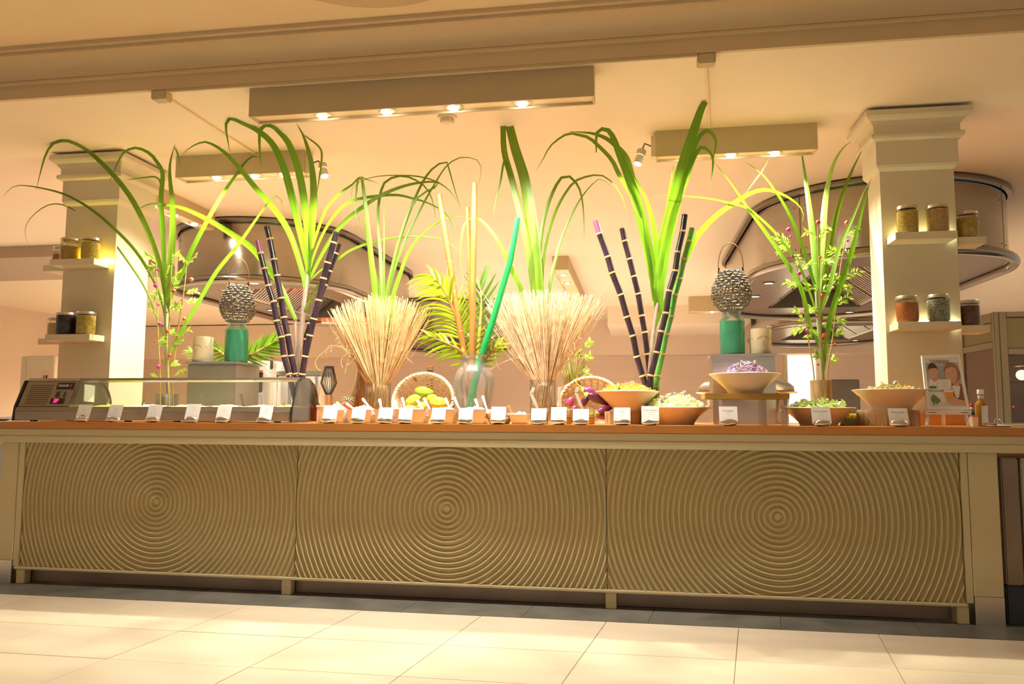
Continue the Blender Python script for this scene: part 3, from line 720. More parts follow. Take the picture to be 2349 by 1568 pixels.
text('brand_name', 'FAGOR', .021, 'white', bp, sl(.280, .141, .0026), RT)
sw = MB()
for k in range(22):
    a0, a1 = k/22*5.4+.8, (k+1)/22*5.4+.8
    def q(a, r): return sl(.331+r*math.cos(a), .14+r*math.sin(a), .0026)
    w0, w1 = .012-.0003*k, .012-.0003*(k+1)
    sw.add([q(a0, .001+.0002*k), q(a0, w0), q(a1, w1), q(a1, .001+.0002*(k+1))], [(0, 1, 2, 3)])
sw.build('brand_swirl', 'red', bp)
for x, w in ((.248, .030), (.302, .018)):
    s_ = MB().hexa([sl(x, .066), sl(x+w, .066), sl(x+w, .104), sl(x, .104)], [sl(x+.003, .069, .006), sl(x+w-.003, .069, .006), sl(x+w-.003, .101, .004), sl(x+.003, .101, .004)]).build('rocker_switch', 'black', fx)
dp = MB().hexa([sl(.226, .018), sl(.326, .018), sl(.326, .058), sl(.226, .058)], [sl(.230, .021, .004), sl(.322, .021, .004), sl(.322, .055, .004), sl(.230, .055, .004)]).build('digital_display', 'black', fx, bevel=.003)
text('digits', '1222', .017, 'red_led', dp, sl(.268, .044, .0046), RT); text('digits', '55.C', .013, 'red_led', dp, sl(.266, .030, .0046), RT)
# left end plate (black edge), top rail, glass
def endprof(x):
    p = [sl(x, -.09, .004)]; p[0].z = .004; p[0].y = .0
    p += [sl(x, 0, .006), sl(x, .176, .006), Vector((x, .16, .268)), Vector((x, .25, .262)), Vector((x, .33, .228)), Vector((x, .375, .16)), Vector((x, .395, .08)), Vector((x, .398, .004))]
    return p
MB().prism(endprof(-.004), (.014, 0, 0)).build('end_plate', 'black', fx)
MB().prism(endprof(US+.006), (.004, 0, 0)).build('inner_glass_end', 'glasspanel', fx)
arch = [Vector((US+.012, .20, .262)), Vector((US+.012, .25, .256)), Vector((US+.012, .325, .222)), Vector((US+.012, .37, .16)), Vector((US+.012, .39, .09))]
MB().tube(smoothpath(arch, 14), .006, 6).build('glass_seal', 'black', fx, True)
MB().prism(endprof(LW-.006), (.006, 0, 0)).build('smoked_end_panel', 'smoke', fx)
e = endprof(LW); MB().tube(e[:4], .005, 6).build('end_edge', 'black', fx, True)
MB().hexa([sl(US, .178, -.004), sl(LW, .178, -.004), sl(LW, .178, -.03), sl(US, .178, -.03)], [sl(US, .198, -.004), sl(LW, .198, -.004), sl(LW, .198, -.03), sl(US, .198, -.03)]).build('top_rail', 'fridge_metal', fx, bevel=.003)
MB().hexa([sl(.012, .1725, 0), sl(US-.001, .1725, 0), sl(US-.001, .1725, -.05), sl(.012, .1725, -.05)], [sl(.012, .197, -.002), sl(US-.001, .197, -.002), sl(US-.001, .197, -.05), sl(.012, .197, -.05)]).build('housing_cap', 'fridge_metal', fx, bevel=.003)
MB().hexa([sl(US+.002, .001, 0), sl(LW-.007, .001, 0), sl(LW-.007, .001, -.004), sl(US+.002, .001, -.004)], [sl(US+.002, .177, 0), sl(LW-.007, .177, 0), sl(LW-.007, .177, -.004), sl(US+.002, .177, -.004)]).build('front_glass', 'glasspanel', fx)
nt = MB().hexa([(US+.0115, .13, .125), (US+.0115, .225, .12), (US+.0115, .225, .225), (US+.0115, .13, .23)], [(US+.0125, .13, .125), (US+.0125, .225, .12), (US+.0125, .225, .225), (US+.0125, .13, .23)]).build('paper_notice', 'paper', None, off=(0, 0, 0))
nt.location = fx.location; tag(nt, 'blank white paper taped inside the glass end of the display case', 'notice')
pans = [(.40, .66, 'foodyellow', 'lime yellow'), (.665, .92, 'foodwhite', 'pale white'), (.925, 1.18, 'foodcream', 'cream'), (1.185, 1.42, 'cabbage', 'pale green'), (1.425, 1.61, 'foodcream', 'beige'), (1.615, 1.78, 'grainp', 'brown crumb')]
for i, (x0, x1, m, w) in enumerate(pans):
    pos = ('nearest the digital display', 'second from the machine unit', 'third from the machine unit', 'under the slanted spoon', 'before the last card', 'next to the smoked glass end')[i]
    t = thing('food_pan', 'steel food pan of %s salad %s' % (w, pos), 'food pan', (XL+x0, .03, TOP+.063))
    o = MB()
    for a, b in (((0, .04, 0), (x1-x0, .044, .028)), ((0, .346, 0), (x1-x0, .35, .028)), ((0, .045, 0), (.004, .345, .028)), ((x1-x0-.004, .045, 0), (x1-x0, .345, .028)), ((.004, .045, 0), (x1-x0-.004, .345, .004))): o.box(a, b)
    o.build('pan', 'steel', t)
    n = 14; g = MB(); v = []; f = []
    for a in range(n+1):
        for b in range(n+1):
            x = .005+(x1-x0-.01)*a/n; y = .046+.298*b/n; v.append((x, y, .024+.012*noise.noise(Vector((x*30+i*7, y*30, 0)))+.016*math.sin(math.pi*a/n)*math.sin(math.pi*b/n)))
    for a in range(n):
        for b in range(n): k = a*(n+1)+b; f.append((k, k+1, k+n+2, k+n+1))
    g.add(v, f).build('food', m, t, 'all')
def spoon(label, p0, p1, Y0, Y1, w=.011, m='chrome', nm='serving_spoon', group=None, head=True):
    a, b = at(*p0, Y0), at(*p1, Y1); t = thing(nm, label, 'spoon', b, group); a = a-b
    d = a.normalized(); sd = d.cross(Vector((0, 1, 0))).normalized(); nn = sd.cross(d)
    L = a.length; pts = [(-.012, .55, .0022), (L*.4, .7, .0022), (L*.92, 1, .0025), (L, .75, .002)]
    v = []
    for s_, ww, th in pts:
        c = d*s_; v += [c-sd*w*ww-nn*th, c+sd*w*ww-nn*th, c+sd*w*ww+nn*th, c-sd*w*ww+nn*th]
    f = [(3, 2, 1, 0), (12, 13, 14, 15)]
    for i in range(3):
        for k in range(4): f.append((4*i+k, 4*i+(k+1) % 4, 4*i+4+(k+1) % 4, 4*i+4+k))
    MB().add(v, f).build('handle', m, t, bevel=.0008)
    if head: MB().ell(-d*.03, .014, .009, .022, 12, 8, d.to_track_quat('Z', 'Y').to_matrix()).build('spoon_bowl', m, t, True)
for i, (p0, p1) in enumerate([((249, 913), (241, 935)), ((331, 914), (325, 934)), ((401, 904), (401, 934)), ((458, 903), (474, 934)), ((552, 903), (559, 934)), ((648, 927), (656, 935))]):
    lb = ('steel spoon handle in the yellow salad pan', 'short steel spoon handle behind the second card', 'upright steel spoon in front of the clear plant vase', 'slanted steel spoon handle in front of the steel riser', 'steel spoon handle at the riser corner in the display case', 'dark short spoon by the smoked glass end')[i]
    spoon(lb, p0, p1, .17, .15, .009)

# ================================================================ NAME CARDS ON SILVER PEBBLES
CR = Matrix.Rotation(math.radians(-19), 3, 'X')
pebble = None
def card(px, wpx, label, lines, Y=.0, chilli=False, hpx=40):
    global pebble
    s = pm(px, 960, Y); c = onc(px, Y); t = thing('name_card', label, 'name card', c)
    m = MB().ell((0, 0, .016), .044, .021, .019, 22, 12, None, .22, px*.13)
    m.v = [(x, y, max(0, z)) for x, y, z in m.v]; m.build('pebble_holder', 'silverstone', t, True)
    w = wpx*s/2; h = (972-hpx and hpx)*s
    def q(x, z, e=0): return CR @ Vector((x, -e, z))+Vector((0, .004, .014))
    cd = MB().hexa([q(-w, 0), q(w, 0), q(w, 0, .0008), q(-w, 0, .0008)], [q(-w, h), q(w, h), q(w, h, .0008), q(-w, h, .0008)]).build('card', 'paper', t)
    for k, ln in enumerate(lines):
        z = h*(.74-.13*k)
        if ln.startswith('-'):
            a = len(ln)*.00165
            MB().hexa([q(-a, z, .0008), q(a, z, .0008), q(a, z+.0016, .0008), q(-a, z+.0016, .0008)], [q(-a, z, .0011), q(a, z, .0011), q(a, z+.0016, .0011), q(-a, z+.0016, .0011)]).build('print_line', 'printlight', cd)
        else: text('print_line', ln, .0105, 'print', cd, q(0, z, .001), CR, ext=.0001)
    if chilli:
        mm = MB(); mm.tube([q(-.012, h*.32, .0012), q(-.006, h*.27, .0012), q(.004, h*.27, .0012), q(.012, h*.33, .0012)], [.0006, .0024, .0024, .0006], 6).build('chilli_mark', 'red', cd, True)
FR = 'standing before the display case'
card(186, 34, 'white name card with a small red chilli mark ' + FR, ['------', '-------', '--'], -.036, True, 36)
card(258, 35, 'white name card second from the left ' + FR, ['-----', '------', '--'], -.036, hpx=36)
card(349, 35, 'white name card in front of the clear plant vase', ['----', '-----', '--'], -.036, hpx=36)
card(437, 35, 'white name card below the slanted steel spoon', ['--------', '----'], -.036, hpx=39)
card(509, 35, 'white name card below the steel riser corner', ['-------', '--------', '-'], -.036, hpx=35)
card(606, 32, 'white name card nearest the smoked glass end', ['------', '-------', '---'], -.036, hpx=37)
card(754, 34, 'white name card beside the smoked glass end on the tray with yellow crumbs', ['---', '----', '--'], -.036, hpx=37)
card(820, 33, 'white name card before the driftwood stem', ['------', '-------', '--'], -.036, hpx=33)
card(882, 34, 'white name card below the first straw sheaf', ['------', '-----', '---'], -.036, hpx=33)
card(928, 32, 'white name card below the left end of the yellow fruit basket', ['-----', '----', '-'], -.036, hpx=33)
card(1004, 33, 'white name card below the biggest yellow fruit', ['--', '----', '-'], -.036, hpx=33)
card(1067, 33, 'white name card below the hammered glass vase', ['------', '-------', '---'], -.036, hpx=33)
card(1142, 34, 'white name card below the louvred wall by the patterned dish', ['---', '----', '-'], -.036, hpx=36)
card(1235, 35, 'white name card before the left dressing jar', ['------', '--------', '---'], -.036, hpx=33)
card(1281, 36, 'white name card before the middle dressing jar', ['--------', '---------', '--'], -.036, hpx=36)
card(1332, 37, 'white name card before the right dressing jar', ['--------', '------', '---'], -.036, hpx=32)
card(1427, 38, 'white carrot name card before the split log stand', ['Carrot', '-----', '---'], -.036, hpx=36)
card(1492, 40, 'white cucumber name card leaning before the pale salad bowl', ['White cucumber', '----------', '----'], -.036, hpx=40)
card(1672, 41, 'red cabbage name card before the right steel riser', ['Red cabbage', '------', '---'], -.036, hpx=40)
card(1886, 42, 'green cucumber name card before the cucumber bowl', ['Green cucumber', '---------', '-----'], -.036, hpx=40)
card(2064, 42, 'white name card before the sawn log under the cabbage bowl', ['White cabbage', '------', '---'], -.036, hpx=38)

# ================================================================ WHITE TRAYS WITH FOOD AND SPOONS
def tray(label, x0, x1, ytop, Y, m, lump=.02):
    s = pm((x0+x1)/2, 950, Y); w = (x1-x0)*s/2; h = at((x0+x1)/2, ytop, Y-.02).z-TOP; c = onc((x0+x1)/2, Y+.085)
    t = thing('food_tray', label, 'food tray', c); b = .72; th = .004; e = .085
    def ringp(k, z, i): return [(-w*k+i, -e*k+i, z), (w*k-i, -e*k+i, z), (w*k-i, e*k-i, z), (-w*k+i, e*k-i, z)]
    v = ringp(b, 0, 0)+ringp(1, h, 0)+ringp(1, h, th)+ringp(b, .006, th)
    f = [(3, 2, 1, 0), (12, 13, 14, 15)]
    for i in range(3):
        for k in range(4): f.append((4*i+k, 4*i+(k+1) % 4, 4*i+4+(k+1) % 4, 4*i+4+k))
    MB().add(v, f).build('tray', 'porcelain', t)
    fd = MB(); n = 16; vv = []; ff = []; hz = h-.008
    for a in range(n+1):
        for bb in range(n+1):
            u, v_ = a/n*2-1, bb/n*2-1; x = u*(w*.97-.005); y = v_*(e*.97-.005)
            vv.append((x, y, hz+(lump*(1-u*u)*(1-v_*v_))*(1+.8*noise.noise(Vector((x*60+x0, y*60, 1))))))
    for a in range(n):
        for bb in range(n): k = a*(n+1)+bb; ff.append((k, k+1, k+n+2, k+n+1))
    fd.add(vv, ff).build('food', m, t, 'all')
tray('white sloped tray of yellow crumbs beside the smoked glass end', 737, 804, 939, .03, 'foodcream', .028)
tray('white sloped tray of white salad before the driftwood', 804, 865, 939, .03, 'foodwhite', .028)
tray('white sloped tray before the first straw sheaf', 866, 911, 938, .03, 'foodwhite', .012)
tray('white sloped tray before the left of the yellow fruit basket', 911, 988, 938, .03, 'foodwhite', .012)
tray('white sloped tray before the right of the yellow fruit basket', 989, 1052, 938, .03, 'foodwhite', .016)
tray('white sloped tray before the hammered glass vase', 1053, 1124, 938, .03, 'foodwhite', .02)
tray('white low dish with pale cheese left of the dressing jars', 1172, 1216, 950, .03, 'foodwhite', .02)
bx = thing('food_box', 'small beige box behind the first card past the display case', 'box', onc(746, .16))
hb = at(746, 929, .16).z-TOP; wb_ = 13*pm(746, 950, .16)
box('box_body', (-wb_, -.05, 0), (wb_, .05, hb-.012), 'bowl', bx, .002); box('box_rim', (-wb_-.004, -.054, hb-.0115), (wb_+.004, .054, hb), 'bowl', bx, .002)
pd = thing('patterned_dish', 'white angular dish with a dark floral pattern left of the dressing jars', 'dish', onc(1146, .10))
MB().lathe([(0, .0), (.05, 0), (.055, .004), (.088, .06), (.084, .06), (.05, .01), (0, .008)], 6).build('dish', 'porcelain', pd)
for k in range(9): MB().ell((.045+random.uniform(-.016, .016), -.062+random.uniform(-.006, .006), .036+random.uniform(-.014, .014)), .006, .003, .004, 8, 6).build('pattern_petal', 'printlight', pd, True)
for i, (p0, p1, lb) in enumerate([((771, 922), (792, 939), 'wood spoon leaning left in the crumb tray'), ((794, 924), (815, 940), 'pale spoon between the crumb tray and the white salad tray'), ((831, 913), (852, 940), 'pale spoon standing before the driftwood'),
        ((870, 914), (876, 940), 'pale upright spoon before the straw vase'), ((905, 917), (913, 940), 'pale spoon at the left rim of the yellow fruit basket'), ((922, 911), (931, 940), 'pale spoon before the lowest yellow fruit'),
        ((957, 917), (971, 940), 'pale spoon before the middle yellow fruits'), ((972, 912), (987, 940), 'pale spoon leaning before the biggest yellow fruit'), ((1021, 912), (1034, 940), 'pale spoon at the right rim of the yellow fruit basket'),
        ((1041, 910), (1055, 940), 'white spoon left of the hammered glass vase'), ((1090, 914), (1099, 940), 'thin bent spoon before the hammered glass vase'), ((1107, 907), (1117, 940), 'white spoon with red stripe right before the hammered vase'), ((1166, 929), (1174, 945), 'small brown handled spoon in the patterned dish')]):
    spoon(lb, p0, p1, .12, .1, .0085, 'utensil' if i < 12 else 'bamboo')

# ================================================================ DRESSING JARS WITH LADLES
for px, wpx, lb, kn in ((1237, 42, 'clip top jar of orange dressing, leftmost of three', ((1225, 888), (1218, 902), (1232, 934))), (1289, 46, 'clip top jar of orange dressing, middle of three', ((1284, 887), (1282, 902), (1286, 934))), (1342, 46, 'clip top jar of orange dressing beside the aubergine basket', ((1326, 887), (1321, 900), (1334, 934)))):
    Y = .09; t = thing('dressing_jar', lb, 'jar', onc(px, Y)); r = wpx*pm(px, 950, Y)/2; h = at(px, 929, Y).z-TOP
    MB().lathe([(0, .001), (r*.9, .001), (r, .008), (r, h*.7), (r*.93, h*.8), (r*.93, h*.86)], 24, close=False).build('glass_body', 'glass', t, True)
    MB().lathe([(0, .004), (r*.88, .004), (r*.95, .01), (r*.95, h*.42), (0, h*.43)], 24).build('dressing', 'sauce', t, True)
    MB().lathe([(r*.93, h*.86), (r*1.0, h*.87), (r*1.0, h*.91), (r*.94, h*.92), (r*.98, h*.94), (r*.98, h), (r*.88, h)], 24, close=False).build('rim', 'acrylic', t, True)
    MB().tube([(-r*.5, -r, h*.5), (-r*.62, -r*.92, h*.75), (-r*.5, -r*.98, h*.93), (-r*.3, -r*1.02, h*.8), (-r*.38, -r*1.02, h*.6)], .0018, 6).build('wire_clip', 'chrome', t, True)
    P = [at(*p, Y) for p in kn]; l = thing('ladle', 'pale ladle with bent handle in the ' + lb.split('dressing')[1].strip(', ') + ' dressing jar', 'ladle', P[2]-Vector((0, 0, .045)))
    b0 = l.location; m = MB()
    pts = [P[2]-Vector((0, 0, .03))]+P[::-1]
    for a, b in zip(pts, pts[1:]):
        d = (b-a).normalized(); sd = d.cross(Vector((0, 1, 0))).normalized()*.0085; nn = Vector((0, .003, 0))
        m.hexa([a-sd-nn, a+sd-nn, a+sd+nn, a-sd+nn], [b-sd-nn, b+sd-nn, b+sd+nn, b-sd+nn])
    m.build('handle', 'utensil', l, off=b0); MB().ell((0, 0, .005), .016, .016, .012, 12, 8).build('scoop', 'utensil', l, True)

# ================================================================ SALAD BOWLS
def bowl(label, x0, x1, ytop, ybot, xb0, xb1, Y, z0=None):
    cx = (x0+x1)/2; s = pm(cx, ytop, Y); R = (x1-x0)*s/2; rb = (xb1-xb0)*s/2; X = at(cx, ytop, Y).x
    z0 = TOP if z0 is None else z0; h = at(cx, ytop, Y).z-z0
    t = thing('salad_bowl', label, 'bowl', (X, Y, z0))
    pr = [(0, 0), (rb, 0), (rb*1.02, .004)]
    for k in range(1, 9): q = k/8; pr.append((rb+(R-rb)*(q**1.12), .004+(h-.008)*q**.92+(.0012 if k % 2 else 0)))
    pr += [(R, h-.002), (R-.003, h), (R-.007, h-.003)]+[(rb+(R-rb)*q-.006, .010+(h-.012)*q) for q in (.7, .4, .1)]+[(0, .009)]
    MB().lathe(pr, 48).build('bowl_body', 'bowl', t, True)
    return t, X, R, z0+h, rb
def heap(label, name, X, Y, z, R, hh, mats, n, ln, wd, th=.0016, seed=1):
    rnd = random.Random(seed); m = MB()
    nn = 12; v = []; f = []
    MB_base = [(R*math.cos(a)*k, R*math.sin(a)*k, hh*.8*(1-k*k)-.012) for k in (1, .75, .5, .25) for a in [2*math.pi*j/16 for j in range(16)]]+[(0, 0, hh*.8-.012)]
    ff = []
    for i in range(3):
        for j in range(16): ff.append((16*i+j, 16*i+(j+1) % 16, 16*i+16+(j+1) % 16, 16*i+16+j))
    for j in range(16): ff.append((48+j, 48+(j+1) % 16, 64))
    m.add(MB_base, ff)
    for k in range(n):
        a = rnd.random()*6.283; q = math.sqrt(rnd.random())*.95; c = Vector((R*q*math.cos(a), R*q*math.sin(a), hh*(1-q*q)-.006+rnd.random()*.008))
        d = Vector((rnd.uniform(-1, 1), rnd.uniform(-1, 1), rnd.uniform(-.5, .6))).normalized(); e = d.orthogonal().normalized()
        L = ln*rnd.uniform(.6, 1.3); w = wd*rnd.uniform(.7, 1.3); g = d.cross(e)*w; b = e*L*.22
        pts = [c-d*L/2-b, c+b*.6, c+d*L/2-b]
        for p, p2 in zip(pts, pts[1:]):
            m.hexa([p-g-e*th, p+g-e*th, p+g+e*th, p-g+e*th], [p2-g-e*th, p2+g-e*th, p2+g+e*th, p2-g+e*th])
    o = m.build(name, mats, None); o.location = (X, Y, z); tag(o, label, 'food', kind='stuff'); return o
def tongs(label, hinge, spn, frk, Y, size=1.0):
    H, A, B = at(*hinge, Y-.03), at(*spn, Y), at(*frk, Y+.03); t = thing('salad_tongs', label, 'tongs', H)
    A = A-H; B = B-H; up = Vector((0, 0, 1))
    MB().hexa([(-.008, -.008, -.022), (.008, -.008, -.022), (.008, .006, -.022), (-.008, .006, -.022)], [(-.007, -.008, .012), (.007, -.008, .012), (.007, .006, .012), (-.007, .006, .012)]).build('spring_clip', 'chrome', t, bevel=.002)
    for nm, E in (('spoon', A), ('fork', B)):
        d = E.normalized(); sd = d.cross(up).normalized() if abs(d.z) < .95 else Vector((1, 0, 0)); k = E.length
        MB().tube([Vector((0, 0, .005)), E*.5+Vector((0, 0, .012)), E*.86], [.0045, .0045, .004], 6).build(nm+'_arm', 'chrome', t, True)
        if nm == 'spoon': MB().ell(E, .013*size, .006, .02*size, 14, 10, d.to_track_quat('Z', 'Y').to_matrix()).build('spoon_head', 'chrome', t, True)
        else:
            m = MB(); s2 = Vector((0, 0, 1))
            for j in (-1.5, -.5, .5, 1.5): m.tube([E*.82+s2*j*.003, E*.92+s2*j*.0062, E*1.12+s2*j*.0062], [.0018, .002, .0012], 5)
            m.build('fork_head', 'chrome', t, True)
def log(label, x0, x1, ytop, Y, depth=None, name='log_stand'):
    cx = (x0+x1)/2; s = pm(cx, 955, Y); r = (x1-x0)*s/2; h = at(cx, ytop, Y).z-TOP; c = onc(cx, Y); t = thing(name, label, 'log', c); m = MB(); n = 40; v = []; f = []
    zs = [0, .02, h*.35, h*.7, h-.006, h]
    for i, z in enumerate(zs):
        for k in range(n):
            a = 2*math.pi*k/n; rr = r*(1+.05*noise.noise(Vector((math.cos(a)*3+cx, math.sin(a)*3, z*8)))-.03*(k % 3 == 0))*(1 if i < 5 else .975); v.append((rr*math.cos(a), rr*.8*math.sin(a), z))
    for i in range(len(zs)-1):
        for k in range(n): f.append((i*n+k, i*n+(k+1) % n, (i+1)*n+(k+1) % n, (i+1)*n+k))
    f += [tuple(range(n-1, -1, -1))]
    MB().add(v, f).build('bark_body', 'bark', t, True)
    q = (len(zs)-1)*n; MB().add([v[q+k] for k in range(n)], [tuple(range(n))]).build('sawn_top', 'bamboo', t)
    return TOP+h
zl = log('split log stand under the grated carrot bowl', 1388, 1478, 943, .27)
t, X, R, z, rb = bowl('sand coloured ribbed bowl of grated carrot on the split log', 1366, 1511, 897, 943, 1412, 1474, .27, zl)
heap('mound of grated orange carrot in the bowl on the split log', 'grated_carrot', X, .27, z-.005, R*.85, .05, 'carrot', 260, .03, .0012, .001, 3)
tongs('steel tongs on the grated carrot', (1420, 893), (1448, 877), (1424, 884), .22)
t, X, R, z, rb = bowl('sand coloured ribbed bowl of pale shredded salad between log and riser', 1475, 1627, 933, 972, 1512, 1590, .23)
heap('pale yellow shredded salad heaped in the bowl left of the riser', 'shredded_salad', X, .23, z-.005, R*.85, .062, 'cabbage', 200, .04, .006, .0016, 4)
tongs('steel tongs on the pale shredded salad', (1518, 921), (1567, 899), (1541, 900), .19)
# board on clear blocks with the cabbage bowl
bd = thing('serving_board', 'yellow brown wooden board on clear blocks before the right riser', 'board', onc(1707, .16)); s = pm(1707, 908, .16)
zb0, zb1 = at(1707, 915, .09).z-TOP, at(1707, 902, .09).z-TOP
box('board', (-91*s, -.13, zb0), (91*s, .11, zb1), 'board', bd, .002)
for x0, x1 in ((-73, -52), (38, 44), (76, 88)): box('clear_block', (x0*s, -.09, .0005), (x1*s, .09, zb0-.0005), 'acrylic', bd, .002)
t, X, R, z, rb = bowl('cream bowl of red cabbage on the wooden board', 1628, 1789, 857, 902, 1670, 1746, .15, TOP+zb1)
heap('shredded red cabbage heaped in the cream bowl on the board', 'red_cabbage', X, .15, z-.006, R*.55, .062, 'redcab', 150, .042, .005, .0016, 5)
tongs('steel tongs crossing on the red cabbage', (1692, 850), (1728, 830), (1697, 831), .11)
t, X, R, z, rb = bowl('sand coloured ribbed bowl of cucumber before the bark vase', 1796, 1957, 934, 975, 1838, 1918, .25)
heap('green cucumber strips in the ribbed bowl before the bark vase', 'cucumber_strips', X, .25, z-.006, R*.8, .026, 'cucumber', 110, .075, .010, .0016, 6)
tongs('steel tongs lying on the cucumber', (1816, 931), (1898, 921), (1850, 925), .21)
zl = log('sawn log stand under the cabbage bowl', 1971, 2105, 940, .25)
t, X, R, z, rb = bowl('sand coloured ribbed bowl of white cabbage salad on the sawn log', 1960, 2126, 893, 938, 2002, 2084, .25, zl)
heap('white cabbage salad in the ribbed bowl on the sawn log', 'cabbage_salad', X, .25, z-.008, R*.62, .020, 'salad', 120, .045, .007, .0016, 7)
tongs('steel tongs on the white cabbage salad', (2049, 897), (2054, 878), (2023, 880), .18)
lm = MB().ell((0, 0, .028), .027, .027, .028, 18, 12).build('lime', 'lime', None, True); lm.location = onc(1500, .34); lm.location.z += .0; tag(lm, 'bright green lime between two bowls beside the cane vase', 'lime')
box('lime_stand', (-.03, -.03, 0), (.03, .03, at(1500, 936, .34).z-TOP-.001), 'acrylic', None).location = onc(1500, .34)
bpy.data.objects['lime_stand'].name = 'acrylic_riser'; tag(bpy.data.objects['acrylic_riser'], 'small clear acrylic block under the lime', 'riser')
lm.location.z = at(1500, 936, .34).z

# ================================================================ STEEL RISERS, GREEN JARS, LANTERNS, CANDLE HOLDERS
def riser(label, X0, X1, Y0, Y1, z1):
    t = thing('steel_riser', label, 'riser', ((X0+X1)/2, (Y0+Y1)/2, TOP)); hx, hy = (X1-X0)/2, (Y1-Y0)/2; h = z1-TOP
    box('riser_body', (-hx, -hy, 0), (hx, hy, h-.016), 'fridge_metal' if X0 < 0 else 'steel', t, .004)
    box('riser_lid', (-hx-.012, -hy-.012, h-.0155), (hx+.012, hy+.012, h), 'steel', t, .003)
    return t
z1 = at(480, 829, .55).z
riser('steel riser box behind the display case under the green jar', at(430, 850, .55).x, at(540, 850, .55).x, .55, .88, z1)
ZL = z1
z2 = at(1707, 811, .5).z
riser('tall steel riser box behind the red cabbage bowl', at(1634, 850, .5).x, at(1779, 850, .5).x, .5, .70, z2)
ZR = z2
def greenjar(label, px, w, ytop, yfill, z0, Y):
    s = pm(px, 780, Y); r = w*s/2; X = at(px, 780, Y).x; h = at(px, ytop, Y).z-z0; hf = at(px, yfill, Y).z-z0
    t = thing('green_water_jar', label, 'jar', (X, Y, z0+.0003))
    pr = [(0, .001), (r*.93, .001), (r, .008), (r*.985, .018), (r, .03), (r, hf), (r*.98, hf+.006), (r*.9, hf+(h-hf)*.3), (r*.78, hf+(h-hf)*.5), (r*.74, hf+(h-hf)*.56), (r*.77, hf+(h-hf)*.66), (r*.74, hf+(h-hf)*.76), (r*.77, hf+(h-hf)*.86), (r*.74, h), (r*.66, h)]
    MB().lathe(pr, 32, close=False).build('glass_body', 'glassg', t, True)
    MB().lathe([(0, .004), (r*.92, .004), (r*.965, .012), (r*.965, hf-.002), (0, hf)], 32).build('green_water', 'greenliq', t, True)
    return X, z0+h
def lantern(label, px, w, ytop, ybot, yh, Y, X, z0):
    s = pm(px, 690, Y); R = w*s/2; h = at(px, ytop, Y).z-at(px, ybot, Y).z; t = thing('wicker_lantern', label, 'lantern', (X, Y, z0+.003)); k = 0
    def rad(u): return R*(.52+.48*math.sin(math.pi/2*u/.42)**.8) if u < .42 else R*(1-.46*((u-.42)/.58)**1.6)
    nr = 14
    body = MB()
    for i in range(nr):
        u = (i+.5)/nr; r0 = rad(u); z = h*u; n = 72; pts = []
        for j in range(n):
            a = 2*math.pi*j/n; o = .006*math.sin(a*13+(math.pi if i % 2 else 0)); pts.append((math.cos(a)*(r0+o), math.sin(a)*(r0+o), z+.0022*math.sin(a*7+i*2.1)))
        body.tube(pts, .0044+.0008*((i*7) % 3), 5, closed=True)
    o = body.build('woven_strands', 'wicker', t, True); o['kind'] = 'stuff'
    sp = MB()
    for j in range(22):
        a = 2*math.pi*j/22+.1; sp.tube([(math.cos(a+.12*math.sin(u*6+j))*rad(u), math.sin(a+.12*math.sin(u*6+j))*rad(u), h*u) for u in [q/8 for q in range(9)]], .0042, 4)
    o = sp.build('spokes', 'wicker', t, True); o['kind'] = 'stuff'
    MB().tube([(math.cos(2*math.pi*j/32)*rad(1), math.sin(2*math.pi*j/32)*rad(1), h) for j in range(32)], .0045, 6, closed=True).build('top_rim', 'wicker', t, True)
    MB().tube([(math.cos(2*math.pi*j/32)*rad(0), math.sin(2*math.pi*j/32)*rad(0), .003) for j in range(32)], .0045, 6, closed=True).build('bottom_rim', 'wicker', t, True)
    hh = at(px, yh, Y).z-at(px, ytop, Y).z; rt = rad(1)
    MB().tube([(math.cos(a)*(rt+.012), 0, h+hh*math.sin(a)**.75 if math.sin(a) > 0 else h-.005) for a in [math.pi*q/20 for q in range(21)]], .0032, 6).build('handle', 'bamboo', t, True)
    for sg in (-1, 1): MB().tube([(sg*(rt+.012), 0, h-.006), (sg*(rt+.006), 0, h+.025)], .0045, 6).build('handle_clip', 'blackmatte', t, True)
    MB().lathe([(.0, .006), (rad(0)*.98, .006), (rad(0)*.98, .0)], 24).build('floor_disc', 'wicker', t)
X, zt = greenjar('glass jar of green water on the left steel riser', 543, 52, 740, 757, ZL, .68)
lantern('grey wicker lantern standing on the left green jar', 546, 77, 656, 739, 594, .68, X, zt)
X, zt = greenjar('glass jar of green water on the right steel riser', 1680, 56, 714, 737, ZR, .60)
lantern('grey wicker lantern standing on the right green jar', 1682, 87, 623, 713, 557, .60, X, zt)
